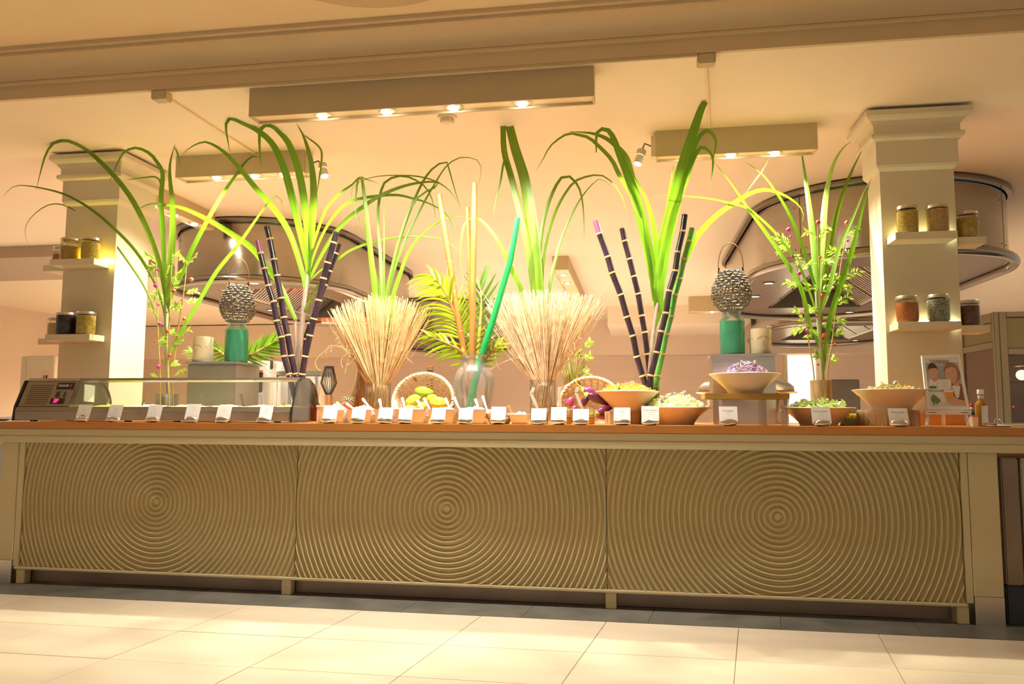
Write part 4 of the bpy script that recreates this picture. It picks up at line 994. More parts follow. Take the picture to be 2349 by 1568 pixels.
def candle(label, px, w, ytop, z0, Y, ang):
    s = pm(px, 790, Y); r = w*s/2; X = at(px, 790, Y).x; h = at(px, ytop, Y).z-z0; t = thing('candle_holder', label, 'candle holder', (X, Y, z0+.0003))
    MB().lathe([(0, 0), (r*.96, 0), (r, .003), (r, h-.004), (r*.98, h), (r*.9, h), (r*.88, h-.004), (r*.88, .006), (0, .006)], 40).build('cylinder', 'ceramic', t, True)
    for a0, dz, L, W_, tilt in ((0, -.012, .030, .0032, 0), (-.16, .018, .022, .004, 55), (-.32, .012, .02, .003, 30), (.16, .02, .02, .004, -55), (.33, .013, .02, .003, -30), (-.05, .024, .012, .0025, 75), (.7, .012, .014, .003, -40), (-.75, .012, .014, .003, 40)):
        L *= 1.4; W_ *= 1.4; dz *= 1.25
        a = ang+a0*1.5; zc = h*.5+dz; pts = []
        for u, wv in ((-1, 0), (-.5, .8), (0, 1), (.5, .8), (1, 0), (.5, -.8), (0, -1), (-.5, -.8)):
            lx = math.sin(math.radians(tilt))*u*L/2+math.cos(math.radians(tilt))*wv*W_; lz = math.cos(math.radians(tilt))*u*L/2-math.sin(math.radians(tilt))*wv*W_
            b = a+lx/r; pts.append(Vector((math.cos(b)*(r+.0006), math.sin(b)*(r+.0006), zc+lz)))
        MB().add(pts, [tuple(range(8))]).build('palm_cutout', 'cutout', t)
candle('cream ceramic candle holder with palm cutouts on the left riser', 466, 45, 773, ZL, .62, -math.pi/2-.2)
candle('cream ceramic candle holder with palm cutouts on the right riser', 1745, 48, 755, ZR, .59, -math.pi/2+.1)
# ================================================================ PLANTS
def blade(parent, px, wpx, Y0, Y1, m='leaf', tipw=.04, n=34, basew=.55, twist=None, peak=.4, thick=True):
    """one long leaf: photo points from base to tip, depth runs from Y0 to Y1, kept under the ceiling"""
    P2 = smoothpath([Vector((x, y, 0)) for x, y in px], n); pts = []
    for i, p in enumerate(P2):
        t = i/(n-1); Y = Y0+(Y1-Y0)*t; d = ray(p.x, p.y)
        if d.z > 0: Y = min(Y, (HC-.012-CH)/d.z*d.y-CD)
        pts.append(CPOS+d*((Y+CD)/d.y))
    s = pm(px[len(px)//2][0], px[len(px)//2][1], (Y0+Y1)/2); W0 = wpx*s/2
    tw = random.uniform(-.35, .35) if twist is None else twist; wid = []; side = []; nrm = []
    for i in range(n):
        t = i/(n-1); a = pts[min(i+1, n-1)]-pts[max(i-1, 0)]; a.normalize(); v = (pts[i]-CPOS).normalized()
        sd = a.cross(v).normalized(); nn = sd.cross(a); c = tw*(.4+.8*t)
        side.append(sd*math.cos(c)+nn*math.sin(c)); nrm.append(nn*math.cos(c)-sd*math.sin(c))
        if t < peak: w = basew+(1-basew)*math.sin(math.pi/2*t/peak)
        else: u = (t-peak)/(1-peak); w = 1-(1-tipw)*u**1.7
        wid.append(W0*w)
    mb = MB().ribbon(pts, wid, side, .28, nrm); mb.v = [(x, y, min(z, HC-.004)) for x, y, z in mb.v]
    o = mb.build('leaf_blade', m, parent, 'all', parent.location); uv = o.data.uv_layers.new(name='UVMap'); seed = random.random()*40
    for lp in o.data.loops: uv.data[lp.index].uv = ((lp.vertex_index % 3)*.5+seed, lp.vertex_index//3/(n-1)+seed)
    return o
def stalk(parent, px, wpx, Y, m, name='stalk', seg=10, dy=0, w1=None):
    n = len(px); P = [at(x, y, Y+dy*i/(n-1)) for i, (x, y) in enumerate(px)]; r = wpx*pm(px[0][0], px[0][1], Y)/2
    rr = [r*(1+((w1 or wpx)/wpx-1)*i/(n-1)) for i in range(n)]
    return MB().tube(P, rr, seg).build(name, m, parent, True, parent.location)
PY = .58
def shoot(label, base, Y=PY): return thing('cane_shoot', label, 'cane plant', Vector((at(base, 950, Y).x, Y, TOP+.012)))
# --- plant at the left end
A = shoot('tall cane shoot with arching leaves rising behind the display case', 384, .66)
stalk(A, [(387, 945), (386, 900), (383, 830), (381, 745), (381, 700)], 7, .66, 'stalkg', w1=10)
for px, w, Y1, m in [
    ([(381, 715), (377, 667), (357.6, 578), (313, 476), (268, 411), (208, 351), (167, 327), (143, 323), (119, 332), (103, 360), (92, 399), (83, 435)], 12, .36, 'leafd'),
    ([(380, 740), (372, 697), (354, 646), (313, 578), (262, 524), (208, 479), (149, 446), (89, 430), (45, 425), (24, 432), (6, 452)], 7, .5, 'leafd'),
    ([(378, 780), (348, 697), (328, 652), (292, 598), (247, 539), (208, 506), (167, 479), (131, 467), (98, 476), (65, 506), (57, 536), (67, 563)], 4.5, .6, 'leafd'),
    ([(381, 700), (380, 682), (374, 548), (369, 458), (373, 400), (362, 375), (342, 351), (310, 339), (283, 351), (268, 378), (250, 420)], 11, .45, 'leaf'),
    ([(383, 720), (384, 697), (393, 578), (396, 518), (395, 464), (390, 417), (390, 375), (401, 330)], 15, .5, 'leafd'),
    ([(400, 338), (407, 352), (414, 387)], 4, .52, 'leaf'),
    ([(370, 458), (368, 420), (357, 406), (330, 407), (283, 413)], 4, .5, 'leaf'),
    ([(384, 730), (387, 694), (423, 616), (441, 572), (477, 503), (512, 443), (545, 396), (560, 375), (578, 359), (596, 362), (614, 375), (626, 390)], 10, .75, 'leaf'),
    ([(386, 840), (391, 809), (421, 751), (452, 699), (495, 625), (545, 563), (581, 512), (620, 458), (634, 449), (646, 461), (654, 488)], 9, .4, 'leaf')]:
    blade(A, px, w, .66, Y1, m)
# --- plant in the left cane group
B = shoot('cane shoot with wide arching leaves among the left purple canes', 684)
stalk(B, [(681, 900), (683, 862), (690, 785), (697, 700), (706, 620), (709, 560)], 13, PY, 'stalk', w1=9)
stalk(B, [(684, 880), (679, 800), (677, 728)], 7, PY+.02, 'stalk', 'sheath')
for px, w, Y1, m in [
    ([(707, 640), (705, 607), (688, 530), (670, 454), (650, 382), (624, 329), (589, 298), (558, 283), (532, 272), (521, 278), (518, 293), (522, 319), (527, 348)], 17, .15, 'leaf'),
    ([(708, 620), (708, 594), (703, 505), (688, 403), (665, 334), (642, 303), (622, 287), (606, 287), (596, 303), (595, 334), (599, 382)], 17, .3, 'leaf'),
    ([(710, 600), (712, 581), (717, 505), (720, 441), (714, 372), (698, 316), (680, 283)], 17, .28, 'leafd'),
    ([(699, 311), (731, 336), (738, 360), (731, 416), (726, 450)], 5, .35, 'leafd'),
    ([(699, 690), (699, 648), (680, 576), (660, 525), (629, 479), (583, 426), (543, 377), (509, 344), (476, 326), (456, 328), (435, 339), (418, 354)], 14, .4, 'leaf'),
    ([(678, 732), (650, 668), (627, 632), (581, 572), (536, 539), (477, 503), (417, 476), (375, 469), (350, 466), (328, 473), (312, 486)], 14, .5, 'leafy'),
    ([(710, 610), (716, 569), (744, 487), (762, 462), (782, 441), (808, 423), (825, 406), (841, 411), (872, 422)], 7, .6, 'leaf'),
    ([(711, 620), (722, 580), (744, 530), (770, 490), (795, 467), (833, 454), (905, 447), (950, 456), (983, 466), (1020, 487), (1037, 515), (1045, 557)], 7, .7, 'leaf'),
    ([(706, 660), (710, 640), (739, 581), (765, 538), (782, 518), (799, 500), (832, 474), (865, 452), (912, 431), (959, 419), (1002, 418), (1030, 436), (1049, 462)], 10, .6, 'leaf'),
    ([(709, 645), (735, 620), (771, 597), (801, 575), (841, 559), (877, 550), (924, 543), (971, 543), (1014, 550), (1042, 566), (1063, 594)], 6, .7, 'leafd'),
    ([(690, 730), (710, 690), (735, 645), (748, 620)], 6, .5, 'leaf')]:
    blade(B, px, w, PY, Y1, m)
# --- leaves out of straw sheaf one
C = shoot('long green cane leaves rising out of the left straw sheaf', 872, .5)
for px, w, Y1, m in [
    ([(866, 880), (862, 760), (860, 672), (851, 589), (841, 495), (834, 436), (829, 407), (822, 408), (818, 436), (815, 476), (818, 500)], 13, .5, 'leafy'),
    ([(870, 880), (873, 760), (874, 660), (873, 589), (868, 519), (868, 471), (879, 424), (898, 408), (924, 403), (947, 410), (971, 424), (988, 448), (997, 483), (1000, 519)], 8, .75, 'leafd'),
    ([(872, 880), (878, 760), (880, 667), (881, 566), (881, 471), (880, 434)], 6, .55, 'leaf'),
    ([(874, 880), (882, 760), (886, 679), (903, 601), (919, 542), (943, 476), (969, 419), (990, 389), (1016, 371), (1026, 373), (1031, 391), (1040, 424), (1054, 471), (1060, 490)], 8, .7, 'leafd'),
    ([(875, 880), (884, 760), (889, 679), (912, 596), (936, 537), (971, 467), (1000, 417), (1023, 382), (1049, 363), (1077, 361), (1096, 368), (1104, 382), (1101, 410), (1098, 424)], 6, .8, 'leaf'),
    ([(876, 880), (892, 760), (900, 686), (919, 625), (936, 580), (959, 547), (990, 519), (1025, 501), (1050, 497), (1066, 496)], 10, .55, 'leafy'),
    ([(868, 880), (880, 700), (940, 480), (1005, 425), (997, 417), (978, 408), (948, 403), (912, 402), (877, 403), (841, 410), (808, 430), (806, 453), (815, 474)], 5, .7, 'leafd'),
    ([(866, 880), (870, 760), (870, 679), (863, 632), (841, 554), (820, 490), (808, 457)], 4.5, .6, 'leaf')]:
    blade(C, px, w, .5, Y1, m)
# --- leaves out of straw sheaf two
E_ = shoot('wide dark cane leaves rising out of the right straw sheaf', 1245, .5)
for px, w, Y1, m, tw in [
    ([(1236, 880), (1215, 730), (1203, 682), (1178, 627), (1157, 578), (1129, 532), (1100, 502), (1080, 500), (1066, 512), (1058, 545), (1056, 590), (1062, 640)], 11, .4, 'leafy', .04),
    ([(1240, 880), (1236, 760), (1227, 673), (1212, 572), (1191, 480), (1172, 403), (1157, 348), (1154, 289)], 17, .52, 'leafd', .75),
    ([(1242, 880), (1240, 760), (1233, 673), (1224, 556), (1212, 465), (1200, 403), (1181, 342), (1168, 290)], 30, .53, 'leafd', .7),
    ([(1242, 880), (1240, 760), (1233, 648), (1226, 495), (1219, 425)], 7, .5, 'leafy', .1),
    ([(1172, 403), (1158, 367), (1148, 416), (1139, 452), (1131, 495)], 5, .5, 'leaf', .04),
    ([(1243, 880), (1240, 760), (1236, 648), (1238, 572), (1246, 511), (1261, 458), (1279, 419), (1292, 405), (1310, 406), (1325, 425), (1334, 449), (1339, 495), (1340, 556)], 10, .75, 'leafd', .03),
    ([(1244, 880), (1243, 760), (1243, 664), (1246, 602), (1255, 547), (1273, 489), (1295, 446), (1319, 416), (1350, 404), (1380, 402), (1405, 419), (1423, 443), (1434, 471), (1436, 505)], 8, .75, 'leafd', .03),
    ([(1246, 880), (1252, 740), (1261, 657), (1270, 612), (1288, 547), (1310, 495), (1334, 452), (1359, 422), (1377, 410), (1400, 425)], 8, .7, 'leafd', .03)]:
    blade(E_, px, w, .5, Y1, m, tw)
# --- plant in the right cane group
F = shoot('cane shoot with broad leaves among the right purple and green canes', 1493)
stalk(F, [(1490, 930), (1491, 850), (1499, 765), (1510, 690), (1513, 650)], 12, PY, 'stalk', w1=10)
for px, w, Y1, m, tw in [
    ([(1509, 700), (1501, 650), (1484, 558), (1462, 469), (1449, 426), (1436, 390), (1421, 354), (1406, 315), (1395, 299), (1386, 295), (1373, 300), (1368, 313), (1368, 350)], 24, .45, 'leaf', .1),
    ([(1505, 690), (1484, 560), (1460, 470), (1441, 432), (1421, 402), (1404, 367), (1376, 337), (1350, 315), (1321, 308), (1300, 307), (1264, 333), (1246, 364), (1229, 391)], 11, .6, 'leafd', .04),
    ([(1470, 470), (1450, 400), (1436, 359), (1408, 330), (1386, 315), (1360, 306), (1332, 303), (1304, 301)], 12, .66, 'leafd', .02),
    ([(1510, 690), (1508, 620), (1505, 558), (1495, 502), (1480, 454), (1460, 415), (1449, 391)], 13, .55, 'leafy', .1),
    ([(1510, 720), (1512, 660), (1525, 558), (1538, 502), (1556, 426), (1573, 361), (1592, 300), (1608, 252), (1617, 235)], 32, .34, 'leaf', .45),
    ([(1520, 600), (1549, 480), (1573, 415), (1588, 372), (1603, 343), (1614, 338), (1627, 348), (1635, 363), (1634, 393), (1629, 426)], 13, .4, 'leaf', .03),
    ([(1560, 440), (1590, 345), (1603, 315), (1621, 300), (1636, 309), (1642, 328), (1638, 354), (1634, 375)], 11, .36, 'leaf', .03),
    ([(1512, 640), (1523, 554), (1530, 491), (1538, 426), (1545, 376)], 10, .7, 'leafy', .05),
    ([(1502, 742), (1545, 650), (1590, 558), (1614, 523), (1647, 491), (1700, 455), (1732, 439), (1758, 435), (1789, 443), (1817, 458), (1834, 473), (1843, 489), (1840, 509)], 13, .45, 'leafy', .03),
    ([(1503, 752), (1515, 715), (1527, 680)], 8, .5, 'leaf', .03),
    ([(1498, 690), (1490, 610), (1478, 530), (1474, 480)], 7, .5, 'leaf', .03)]:
    blade(F, px, w, PY, Y1, m, tw)
# --- plant by the right column
G = shoot('tall cane shoot with stiff leaves in the bark vase by the right column', 1886, .55)
stalk(G, [(1888, 940), (1887, 870), (1881, 780), (1876, 700), (1875, 660)], 9, .55, 'stalkg', w1=11)
for px, w, Y1, m in [
    ([(1884, 830), (1878, 790), (1859, 748), (1838, 662), (1800, 595), (1757, 533), (1720, 483), (1684, 430), (1661, 399), (1638, 371)], 10, .5, 'leaf'),
    ([(1880, 760), (1868, 702), (1838, 619), (1814, 579), (1776, 531), (1739, 496), (1712, 476), (1676, 466), (1638, 457), (1600, 452), (1534, 447), (1499, 447)], 6, .5, 'leaf'),
    ([(1878, 720), (1872, 667), (1848, 587), (1827, 527), (1804, 478), (1778, 437), (1748, 399), (1702, 365)], 8, .75, 'leaf'),
    ([(1876, 700), (1874, 673), (1866, 560), (1855, 466), (1847, 407), (1840, 356), (1836, 330)], 14, .95, 'leaf'),
    ([(1876, 700), (1878, 662), (1886, 547), (1891, 480), (1898, 427), (1914, 371), (1937, 336), (1962, 319)], 15, 1.0, 'leafpale'),
    ([(1880, 760), (1883, 721), (1891, 641), (1905, 560), (1919, 491), (1942, 422), (1965, 369), (1983, 336)], 14, .8, 'leafd'),
    ([(1888, 850), (1894, 801), (1907, 721), (1947, 600), (1966, 533), (1979, 478), (1998, 410)], 13, .5, 'leaf'),
    ([(1878, 760), (1881, 721), (1902, 662), (1923, 574), (1955, 501), (1982, 438), (2000, 410)], 10, .48, 'leafpale'),
    ([(1702, 455), (1722, 425), (1745, 396), (1765, 362)], 4, .85, 'leafd')]:
    blade(G, px, w, .55, Y1, m)
# ---------------------------------------------------------------- canes (each stalk with its node rings)
def cane(label, top, base, nodes, w, Y0, Y1, m, tipm=None, name='sugar_cane'):
    (xt, yt), (xb, yb) = top, base; b = at(xb, yb, Y0); bz = TOP+.012
    t = thing(name, label, 'cane', Vector((b.x, Y0, bz)))
    def pt(x, y): u = (yb-y)/(yb-yt); return at(x, y, Y0+(Y1-Y0)*u)
    key = [(xb, yb)]+sorted(nodes, key=lambda q: -q[1])+[(xt, yt)]; P = [pt(*k) for k in key]; r = w*pm(xt, yt, Y1)/2
    d = (P[0]-P[1]).normalized(); ext = P[0]+d*max(.02, (P[0].z-bz)/max(.2, -d.z)); P = [ext]+P
    pts = []; rad = []
    for i in range(len(P)-1):
        for q in (0, .08, .5, .92): pts.append(P[i].lerp(P[i+1], q)); rad.append(r*(1.02 if q in (0,) else (.96 if q == .5 else .99)))
    pts.append(P[-1]); rad.append(r*.98)
    if tipm:
        k = len(pts)-5; MB().tube(pts[:k+1], rad[:k+1], 14).build('cane_stalk', m, t, True, t.location); MB().tube(pts[k:], rad[k:], 14).build('cane_tip', tipm, t, True, t.location)
    else: MB().tube(pts, rad, 14).build('cane_stalk', m, t, True, t.location)
    for q in P[2:-1]:
        i = P.index(q); a = (P[i+1]-P[i-1]).normalized()
        MB().lathe([(r*.98, -.0062), (r*1.16, -.004), (r*1.2, 0), (r*1.16, .004), (r*.98, .0062)], 14, q, close=False, ax=a).build('node_ring', 'cane_node', t, True, t.location)
    MB().lathe([(0, .0005), (r*.9, .0005), (r*1.0, -.004)], 14, P[-1], close=False, ax=(P[-1]-P[-2])).build('cut_end', 'cane_node', t, True, t.location)
cane('purple sugar cane with pink tip, leftmost of the left group', (591, 552), (664, 862), [(597, 581), (606, 616), (615, 655), (627, 692), (634, 736), (645, 773), (651, 817), (663, 858)], 13, .50, .46, 'canes', 'canep')
cane('dark purple sugar cane second from left in the left group', (612, 519), (684, 868), [(619, 548), (628, 595), (635, 632), (645, 684), (651, 728), (660, 769), (668, 816), (677, 858)], 14, .54, .5, 'canes')
cane('dark sugar cane leaning right in the left group', (772, 531), (694, 868), [(765, 556), (752, 602), (742, 638), (731, 688), (720, 731), (711, 769), (700, 817), (693, 858)], 14, .52, .5, 'canes')
cane('thin dark sugar cane behind the right leaning cane of the left group', (779, 558), (684, 868), [(772, 581), (757, 621), (747, 653), (728, 700), (711, 742), (699, 777), (690, 818)], 10, .62, .6, 'canes')
cane('purple sugar cane with mauve tip, leftmost of the right group', (1366, 505), (1482, 885), [(1375, 536), (1394, 589), (1404, 626), (1424, 676), (1438, 727), (1452, 770), (1461, 818), (1474, 862)], 14, .52, .48, 'canes', 'canep')
cane('dark sugar cane second from left in the right group', (1427, 523), (1490, 850), [(1433, 553), (1444, 594), (1454, 634), (1464, 674), (1472, 724), (1479, 762), (1485, 812)], 13, .62, .6, 'canes')
cane('dark sugar cane leaning right beside the green cane', (1571, 492), (1490, 885), [(1566, 530), (1555, 578), (1549, 621), (1535, 667), (1528, 718), (1517, 760), (1507, 808), (1493, 861)], 14, .50, .5, 'canes')
cane('bright green cane leaning right in the right group', (1588, 523), (1505, 890), [(1581, 553), (1569, 594), (1559, 639), (1548, 676), (1539, 725), (1528, 766), (1519, 812), (1508, 862)], 14, .56, .55, 'caneg', None, 'green_cane')
def glassvase(label, px, w, ytop, Y, m='glass', taper=1.0):
    t = thing('glass_vase', label, 'vase', onc(px, Y)); r = w*pm(px, 920, Y)/2; h = at(px, ytop, Y).z-TOP
    MB().lathe([(0, .001), (r*taper*.95, .001), (r*taper, .006), (r, h-.003), (r*.985, h), (r*.96, h-.002)], 32, close=False).build('glass_wall', m, t, True)
    return t
glassvase('clear glass vase holding the left purple canes behind the display case', 682, 46, 866, .55)
glassvase('clear glass cylinder holding the right purple canes', 1492, 42, 886, .55)
glassvase('clear glass cylinder of the left straw sheaf', 866, 58, 878, .5)
glassvase('clear glass cylinder of the right straw sheaf', 1245, 60, 872, .5)
vq = thing('glass_vase', 'square clear vase with a stone block behind the display case', 'vase', onc(382, .68)); h = at(382, 903, .68).z-TOP; o = MB()
for a, b in (((-.055, -.055, 0), (.055, -.05, h)), ((-.055, .05, 0), (.055, .055, h)), ((-.055, -.05, 0), (-.05, .05, h)), ((.05, -.05, 0), (.055, .05, h)), ((-.05, -.05, 0), (.05, .05, .005))): o.box(a, b)
o.build('glass_wall', 'glass', vq); box('stone_block', (-.03, -.04, .0055), (.02, .03, h-.004), 'labelgrey', vq, .004)
bv = thing('bark_vase', 'bark wrapped vase behind the cucumber bowl', 'vase', onc(1886, .55)); r = 23.5*pm(1886, 900, .55); h = at(1886, 872, .55).z-TOP
v = []; f = []; n = 40
for i, z in enumerate((0, h*.3, h*.6, h*.95, h, h)):
    for k in range(n): a = 2*math.pi*k/n; rr = r*(1+.05*noise.noise(Vector((math.cos(a)*4, math.sin(a)*4, z*5))))*(.8 if i == 5 else 1); v.append((rr*math.cos(a), rr*math.sin(a), z))
for i in range(5):
    for k in range(n): f.append((i*n+k, i*n+(k+1) % n, (i+1)*n+(k+1) % n, (i+1)*n+k))
MB().add(v, f).build('bark_wall', 'bark', bv, True)
MB().lathe([(0, h*.9), (r*.8, h*.9)], 24, close=False).build('soil', 'driftwood', bv)

# ---------------------------------------------------------------- berry twigs
def twig(label, px, Y, berries, bm, sprigs, w=4):
    t = thing('berry_twig', label, 'twig', Vector((at(px[0][0], 940, Y).x, Y, TOP+.012))); l = t.location
    P = smoothpath([at(x, y, Y) for x, y in px], 24); s = pm(px[0][0], px[0][1], Y)
    MB().tube(P, [w*s/2*(1-.5*i/23) for i in range(24)], 7).build('stem', 'stemy', t, True, l)
    for (x, y, d) in berries:
        c = at(x, y, Y-.015); MB().ell(c, d*s/2, d*s/2, d*s/2, 14, 10).build('berry', bm if d > 6 else 'berry_red' if bm == 'berry_orange' else bm, t, True, l)
    rnd = random.Random(px[0][0]); lf = MB()
    for (x, y, dx, dy) in sprigs:
        c = at(x, y, Y+rnd.uniform(-.02, .02)); e = at(x+dx, y+dy, Y+rnd.uniform(-.06, .06))-c
        for k in range(13):
            u = .1+.9*k/12; b = c+e*u; sg = 1 if k % 2 else -1
            d = (e.normalized()*.8+Vector((0, 0, 1)).cross(e).normalized()*sg*.5*(1 if k < 12 else 0)+Vector((rnd.uniform(-.3, .3), rnd.uniform(-.5, .5), sg*.65+rnd.uniform(-.2, .3)))).normalized()
            L = .040*rnd.uniform(.7, 1.25); sd = d.orthogonal().normalized(); sd = (Matrix.Rotation(rnd.uniform(-.9, .9), 3, d) @ (d.cross((b-CPOS).normalized()).normalized())); w_ = L*.17; nn = d.cross(sd)
            lf.add([b, b+d*L*.45-sd*w_, b+d*L, b+d*L*.45+sd*w_, b+d*L*.45+nn*w_*.3], [(0, 1, 4), (1, 2, 4), (2, 3, 4), (3, 0, 4)])
        lf.tube([c, c+e*.5, c+e], .0009, 3)
    o = lf.build('leaflets', 'sprig', t, False, l); o['kind'] = 'stuff'
twig('twig with magenta berries, leftmost behind the display case', [(368, 935), (367, 850), (363, 780), (361, 700), (360, 640), (357, 590), (354, 580)], .62, [(364, 841, 10), (367, 743, 10), (355, 783, 5), (364, 699, 5.5), (357, 655, 10), (362, 618, 6)], 'berry_pink',
     [(360, 595, -22, -8), (360, 610, -14, 4), (359, 665, -6, 20), (361, 725, -18, -22), (364, 780, 16, -8), (366, 868, -10, -2), (361, 690, 5, -20)])
twig('twig with coral berries in the middle behind the display case', [(388, 935), (385, 850), (388, 760), (391, 690), (393, 620), (396, 580)], .60, [(383, 759, 10), (398, 667, 10), (380, 636, 5), (382, 716, 5), (379, 810, 5.5), (390, 816, 10)], 'berry_red',
     [(395, 595, 12, -14), (395, 600, -10, 20), (394, 640, 18, -16), (396, 660, 8, -18), (390, 700, 18, 6), (386, 765, 14, -4), (388, 840, 16, -8), (386, 790, -14, -6)])
twig('twig with orange berries leaning right behind the display case', [(398, 935), (396, 860), (404, 790), (412, 730), (420, 680), (425, 640), (428, 600)], .64, [(439, 641, 10), (423, 731, 9), (416, 687, 5), (406, 771, 6), (393, 868, 5)], 'berry_orange',
     [(427, 610, 20, -22), (427, 600, -14, -14), (424, 672, 26, -4), (426, 690, 22, 2), (410, 775, 22, -20), (418, 710, -16, -10), (404, 790, 10, -6), (399, 860, 22, -10)])
twig('twig with pink berries, leftmost in the bark vase', [(1872, 945), (1866, 850), (1858, 800), (1850, 745), (1840, 680), (1832, 630), (1820, 580), (1812, 548)], .55, [(1809, 527, 11), (1814, 543, 6), (1817, 589, 6.5), (1833, 627, 10), (1846, 711, 6), (1852, 758, 10)], 'berry_pink',
     [(1815, 556, -36, -14), (1816, 562, -30, 10), (1822, 580, 10, 22), (1832, 620, 26, -16), (1835, 655, -30, -8), (1848, 715, 24, -6), (1850, 750, -30, 10), (1848, 740, -22, -30), (1853, 765, 24, 0)])
twig('twig with red berries upright in the bark vase', [(1890, 945), (1885, 850), (1882, 780), (1880, 700), (1879, 620), (1876, 560), (1876, 520)], .52, [(1877, 510, 11), (1882, 590, 6), (1886, 679, 10), (1874, 725, 6), (1891, 769, 11), (1877, 836, 6)], 'berry_red',
     [(1876, 545, -26, -14), (1877, 550, 22, -30), (1879, 600, 26, -2), (1881, 640, 40, -8), (1881, 670, 44, -26), (1880, 660, -34, -4), (1881, 745, 26, 6), (1881, 760, -26, 6), (1885, 820, -12, -6), (1878, 720, -16, -12)])
twig('twig with coral berries leaning right in the bark vase', [(1900, 945), (1898, 860), (1908, 790), (1916, 720), (1922, 660), (1930, 600), (1940, 545), (1943, 520)], .58, [(1943, 511, 11), (1944, 552, 6), (1922, 603, 10), (1933, 661, 6), (1907, 715, 11), (1916, 789, 6)], 'berry_orange',
     [(1940, 540, 26, -16), (1938, 575, 20, 8), (1934, 585, -28, -12), (1928, 640, 40, -18), (1926, 655, 22, 10), (1918, 700, 26, -20), (1914, 730, 18, 8), (1912, 770, 14, -10), (1906, 830, 8, -10)])

# ---------------------------------------------------------------- straw sheaves
def sheaf(label, cb, wb, yneck, tops, Y, m, n, seed):
    rnd = random.Random(seed); b = onc(cb, Y); t = thing('straw_sheaf', label, 'straw sheaf', Vector((b.x, Y, TOP+.012))); l = t.location
    st = MB(); s = pm(cb, 880, Y); zn = at(cb, yneck, Y).z
    for k in range(n):
        a = rnd.random()*6.283; q = math.sqrt(rnd.random()); rb = wb*s*.42
        p0 = Vector((b.x+rb*q*math.cos(a), Y+rb*q*math.sin(a), TOP+.014)); p1 = Vector((b.x+rb*.95*q*math.cos(a+.5), Y+rb*.95*q*math.sin(a+.5), zn))
        u = (q*math.cos(a)*.5+.5); u = min(1, max(0, u+rnd.uniform(-.06, .06)))
        i = min(len(tops)-2, int(u*(len(tops)-1))); fr = u*(len(tops)-1)-i
        tx = tops[i][0]+(tops[i+1][0]-tops[i][0])*fr; ty = tops[i][1]+(tops[i+1][1]-tops[i][1])*fr+abs(rnd.gauss(0, 18))-6
        p2 = at(tx+rnd.uniform(-6, 6), ty, Y+.17*q*math.sin(a)); mid = p1.lerp(p2, .5)+Vector((rnd.uniform(-.008, .008), rnd.uniform(-.008, .008), 0))
        r = rnd.uniform(.0012, .0030)
        st.tube([p0, p1, mid, p2], [r, r, r*.95, r*.8], 4)
    o = st.build('straw_stalks', m, t, False, l); o['kind'] = 'stuff'
    cu = MB()
    for k in range(34):
        u = rnd.random(); i = min(len(tops)-2, int(u*(len(tops)-1))); tx = tops[i][0]; v = rnd.uniform(.25, .85)
        x = cb+(tx-cb)*v+rnd.uniform(-8, 8); y = yneck+(tops[i][1]-yneck)*v; sg = 1 if x > cb else -1
        P = [at(x+sg*j*rnd.uniform(2, 6), y+rnd.uniform(-7, 4)*1+j*j*rnd.uniform(.0, 1.2), Y-.06+rnd.uniform(-.04, .04)) for j in range(6)]
        cu.tube(smoothpath(P, 14), .0010, 4)
    o = cu.build('curled_fibres', m, t, True, l); o['kind'] = 'stuff'
    return t
S1 = sheaf('fan of dry straw in a glass cylinder left of the yellow fruit basket', 866, 58, 884, [(752, 718), (775, 700), (800, 690), (830, 682), (860, 676), (885, 682), (915, 682), (945, 692), (970, 702), (992, 712)], .5, 'straw', 440, 11)
l = S1.location
for k, (px) in enumerate([[(808, 812), (780, 796), (757, 792), (750, 800), (748, 812)], [(806, 806), (775, 792), (752, 800), (730, 818), (723, 832), (728, 845), (736, 850)], [(806, 808), (790, 815), (782, 830), (786, 842)], [(805, 806), (797, 830), (791, 856)], [(960, 735), (985, 700), (1005, 690)]]):
    MB().tube(smoothpath([at(x, y, .44) for x, y in px], 14), .0016, 5).build('loose_straw', 'straw', S1, True, l)
S2 = sheaf('fan of pale straw in a glass cylinder right of the hammered vase', 1245, 60, 880, [(1112, 700), (1135, 682), (1160, 676), (1190, 672), (1215, 668), (1245, 668), (1270, 668), (1300, 672), (1335, 676), (1362, 682), (1386, 696)], .5, 'straw2', 520, 12)
l = S2.location
for px in [[(1180, 790), (1150, 775), (1140, 790), (1137, 825), (1148, 850)], [(1375, 680), (1392, 655)], [(1128, 700), (1095, 655)], [(1285, 890), (1350, 855)], [(1205, 815), (1160, 828), (1120, 850)]]:
    MB().tube(smoothpath([at(x, y, .46) for x, y in px], 12), .0014, 5).build('loose_straw', 'straw2', S2, True, l)
rb = thing('reed_bundle', 'green reed bundle behind the aubergine basket', 'reed bundle', onc(1315, .85)); l = rb.location; rnd = random.Random(5); m = MB()
for k in range(150):
    x = 1315+rnd.uniform(-24, 24); m.tube([Vector((l.x+(x-1315)*.0012, .85+rnd.uniform(-.03, .03), TOP+.002)), at(x, 860, .85+rnd.uniform(-.04, .04)), at(1315+(x-1315)*1.5+rnd.uniform(-8, 8), rnd.uniform(800, 845), .85)], .0013, 4)
o = m.build('reeds', 'reed', rb, False, l); o['kind'] = 'stuff'
twig('berry twig leaning right over the reed bundle', [(1320, 900), (1325, 840), (1338, 800), (1350, 780)], .8, [(1331, 790, 6), (1334, 815, 5), (1345, 830, 5)], 'berry_red', [(1340, 795, 14, -14), (1338, 800, -14, 10), (1335, 820, 18, -4), (1332, 850, 16, 4), (1325, 870, -22, -6)], 3)

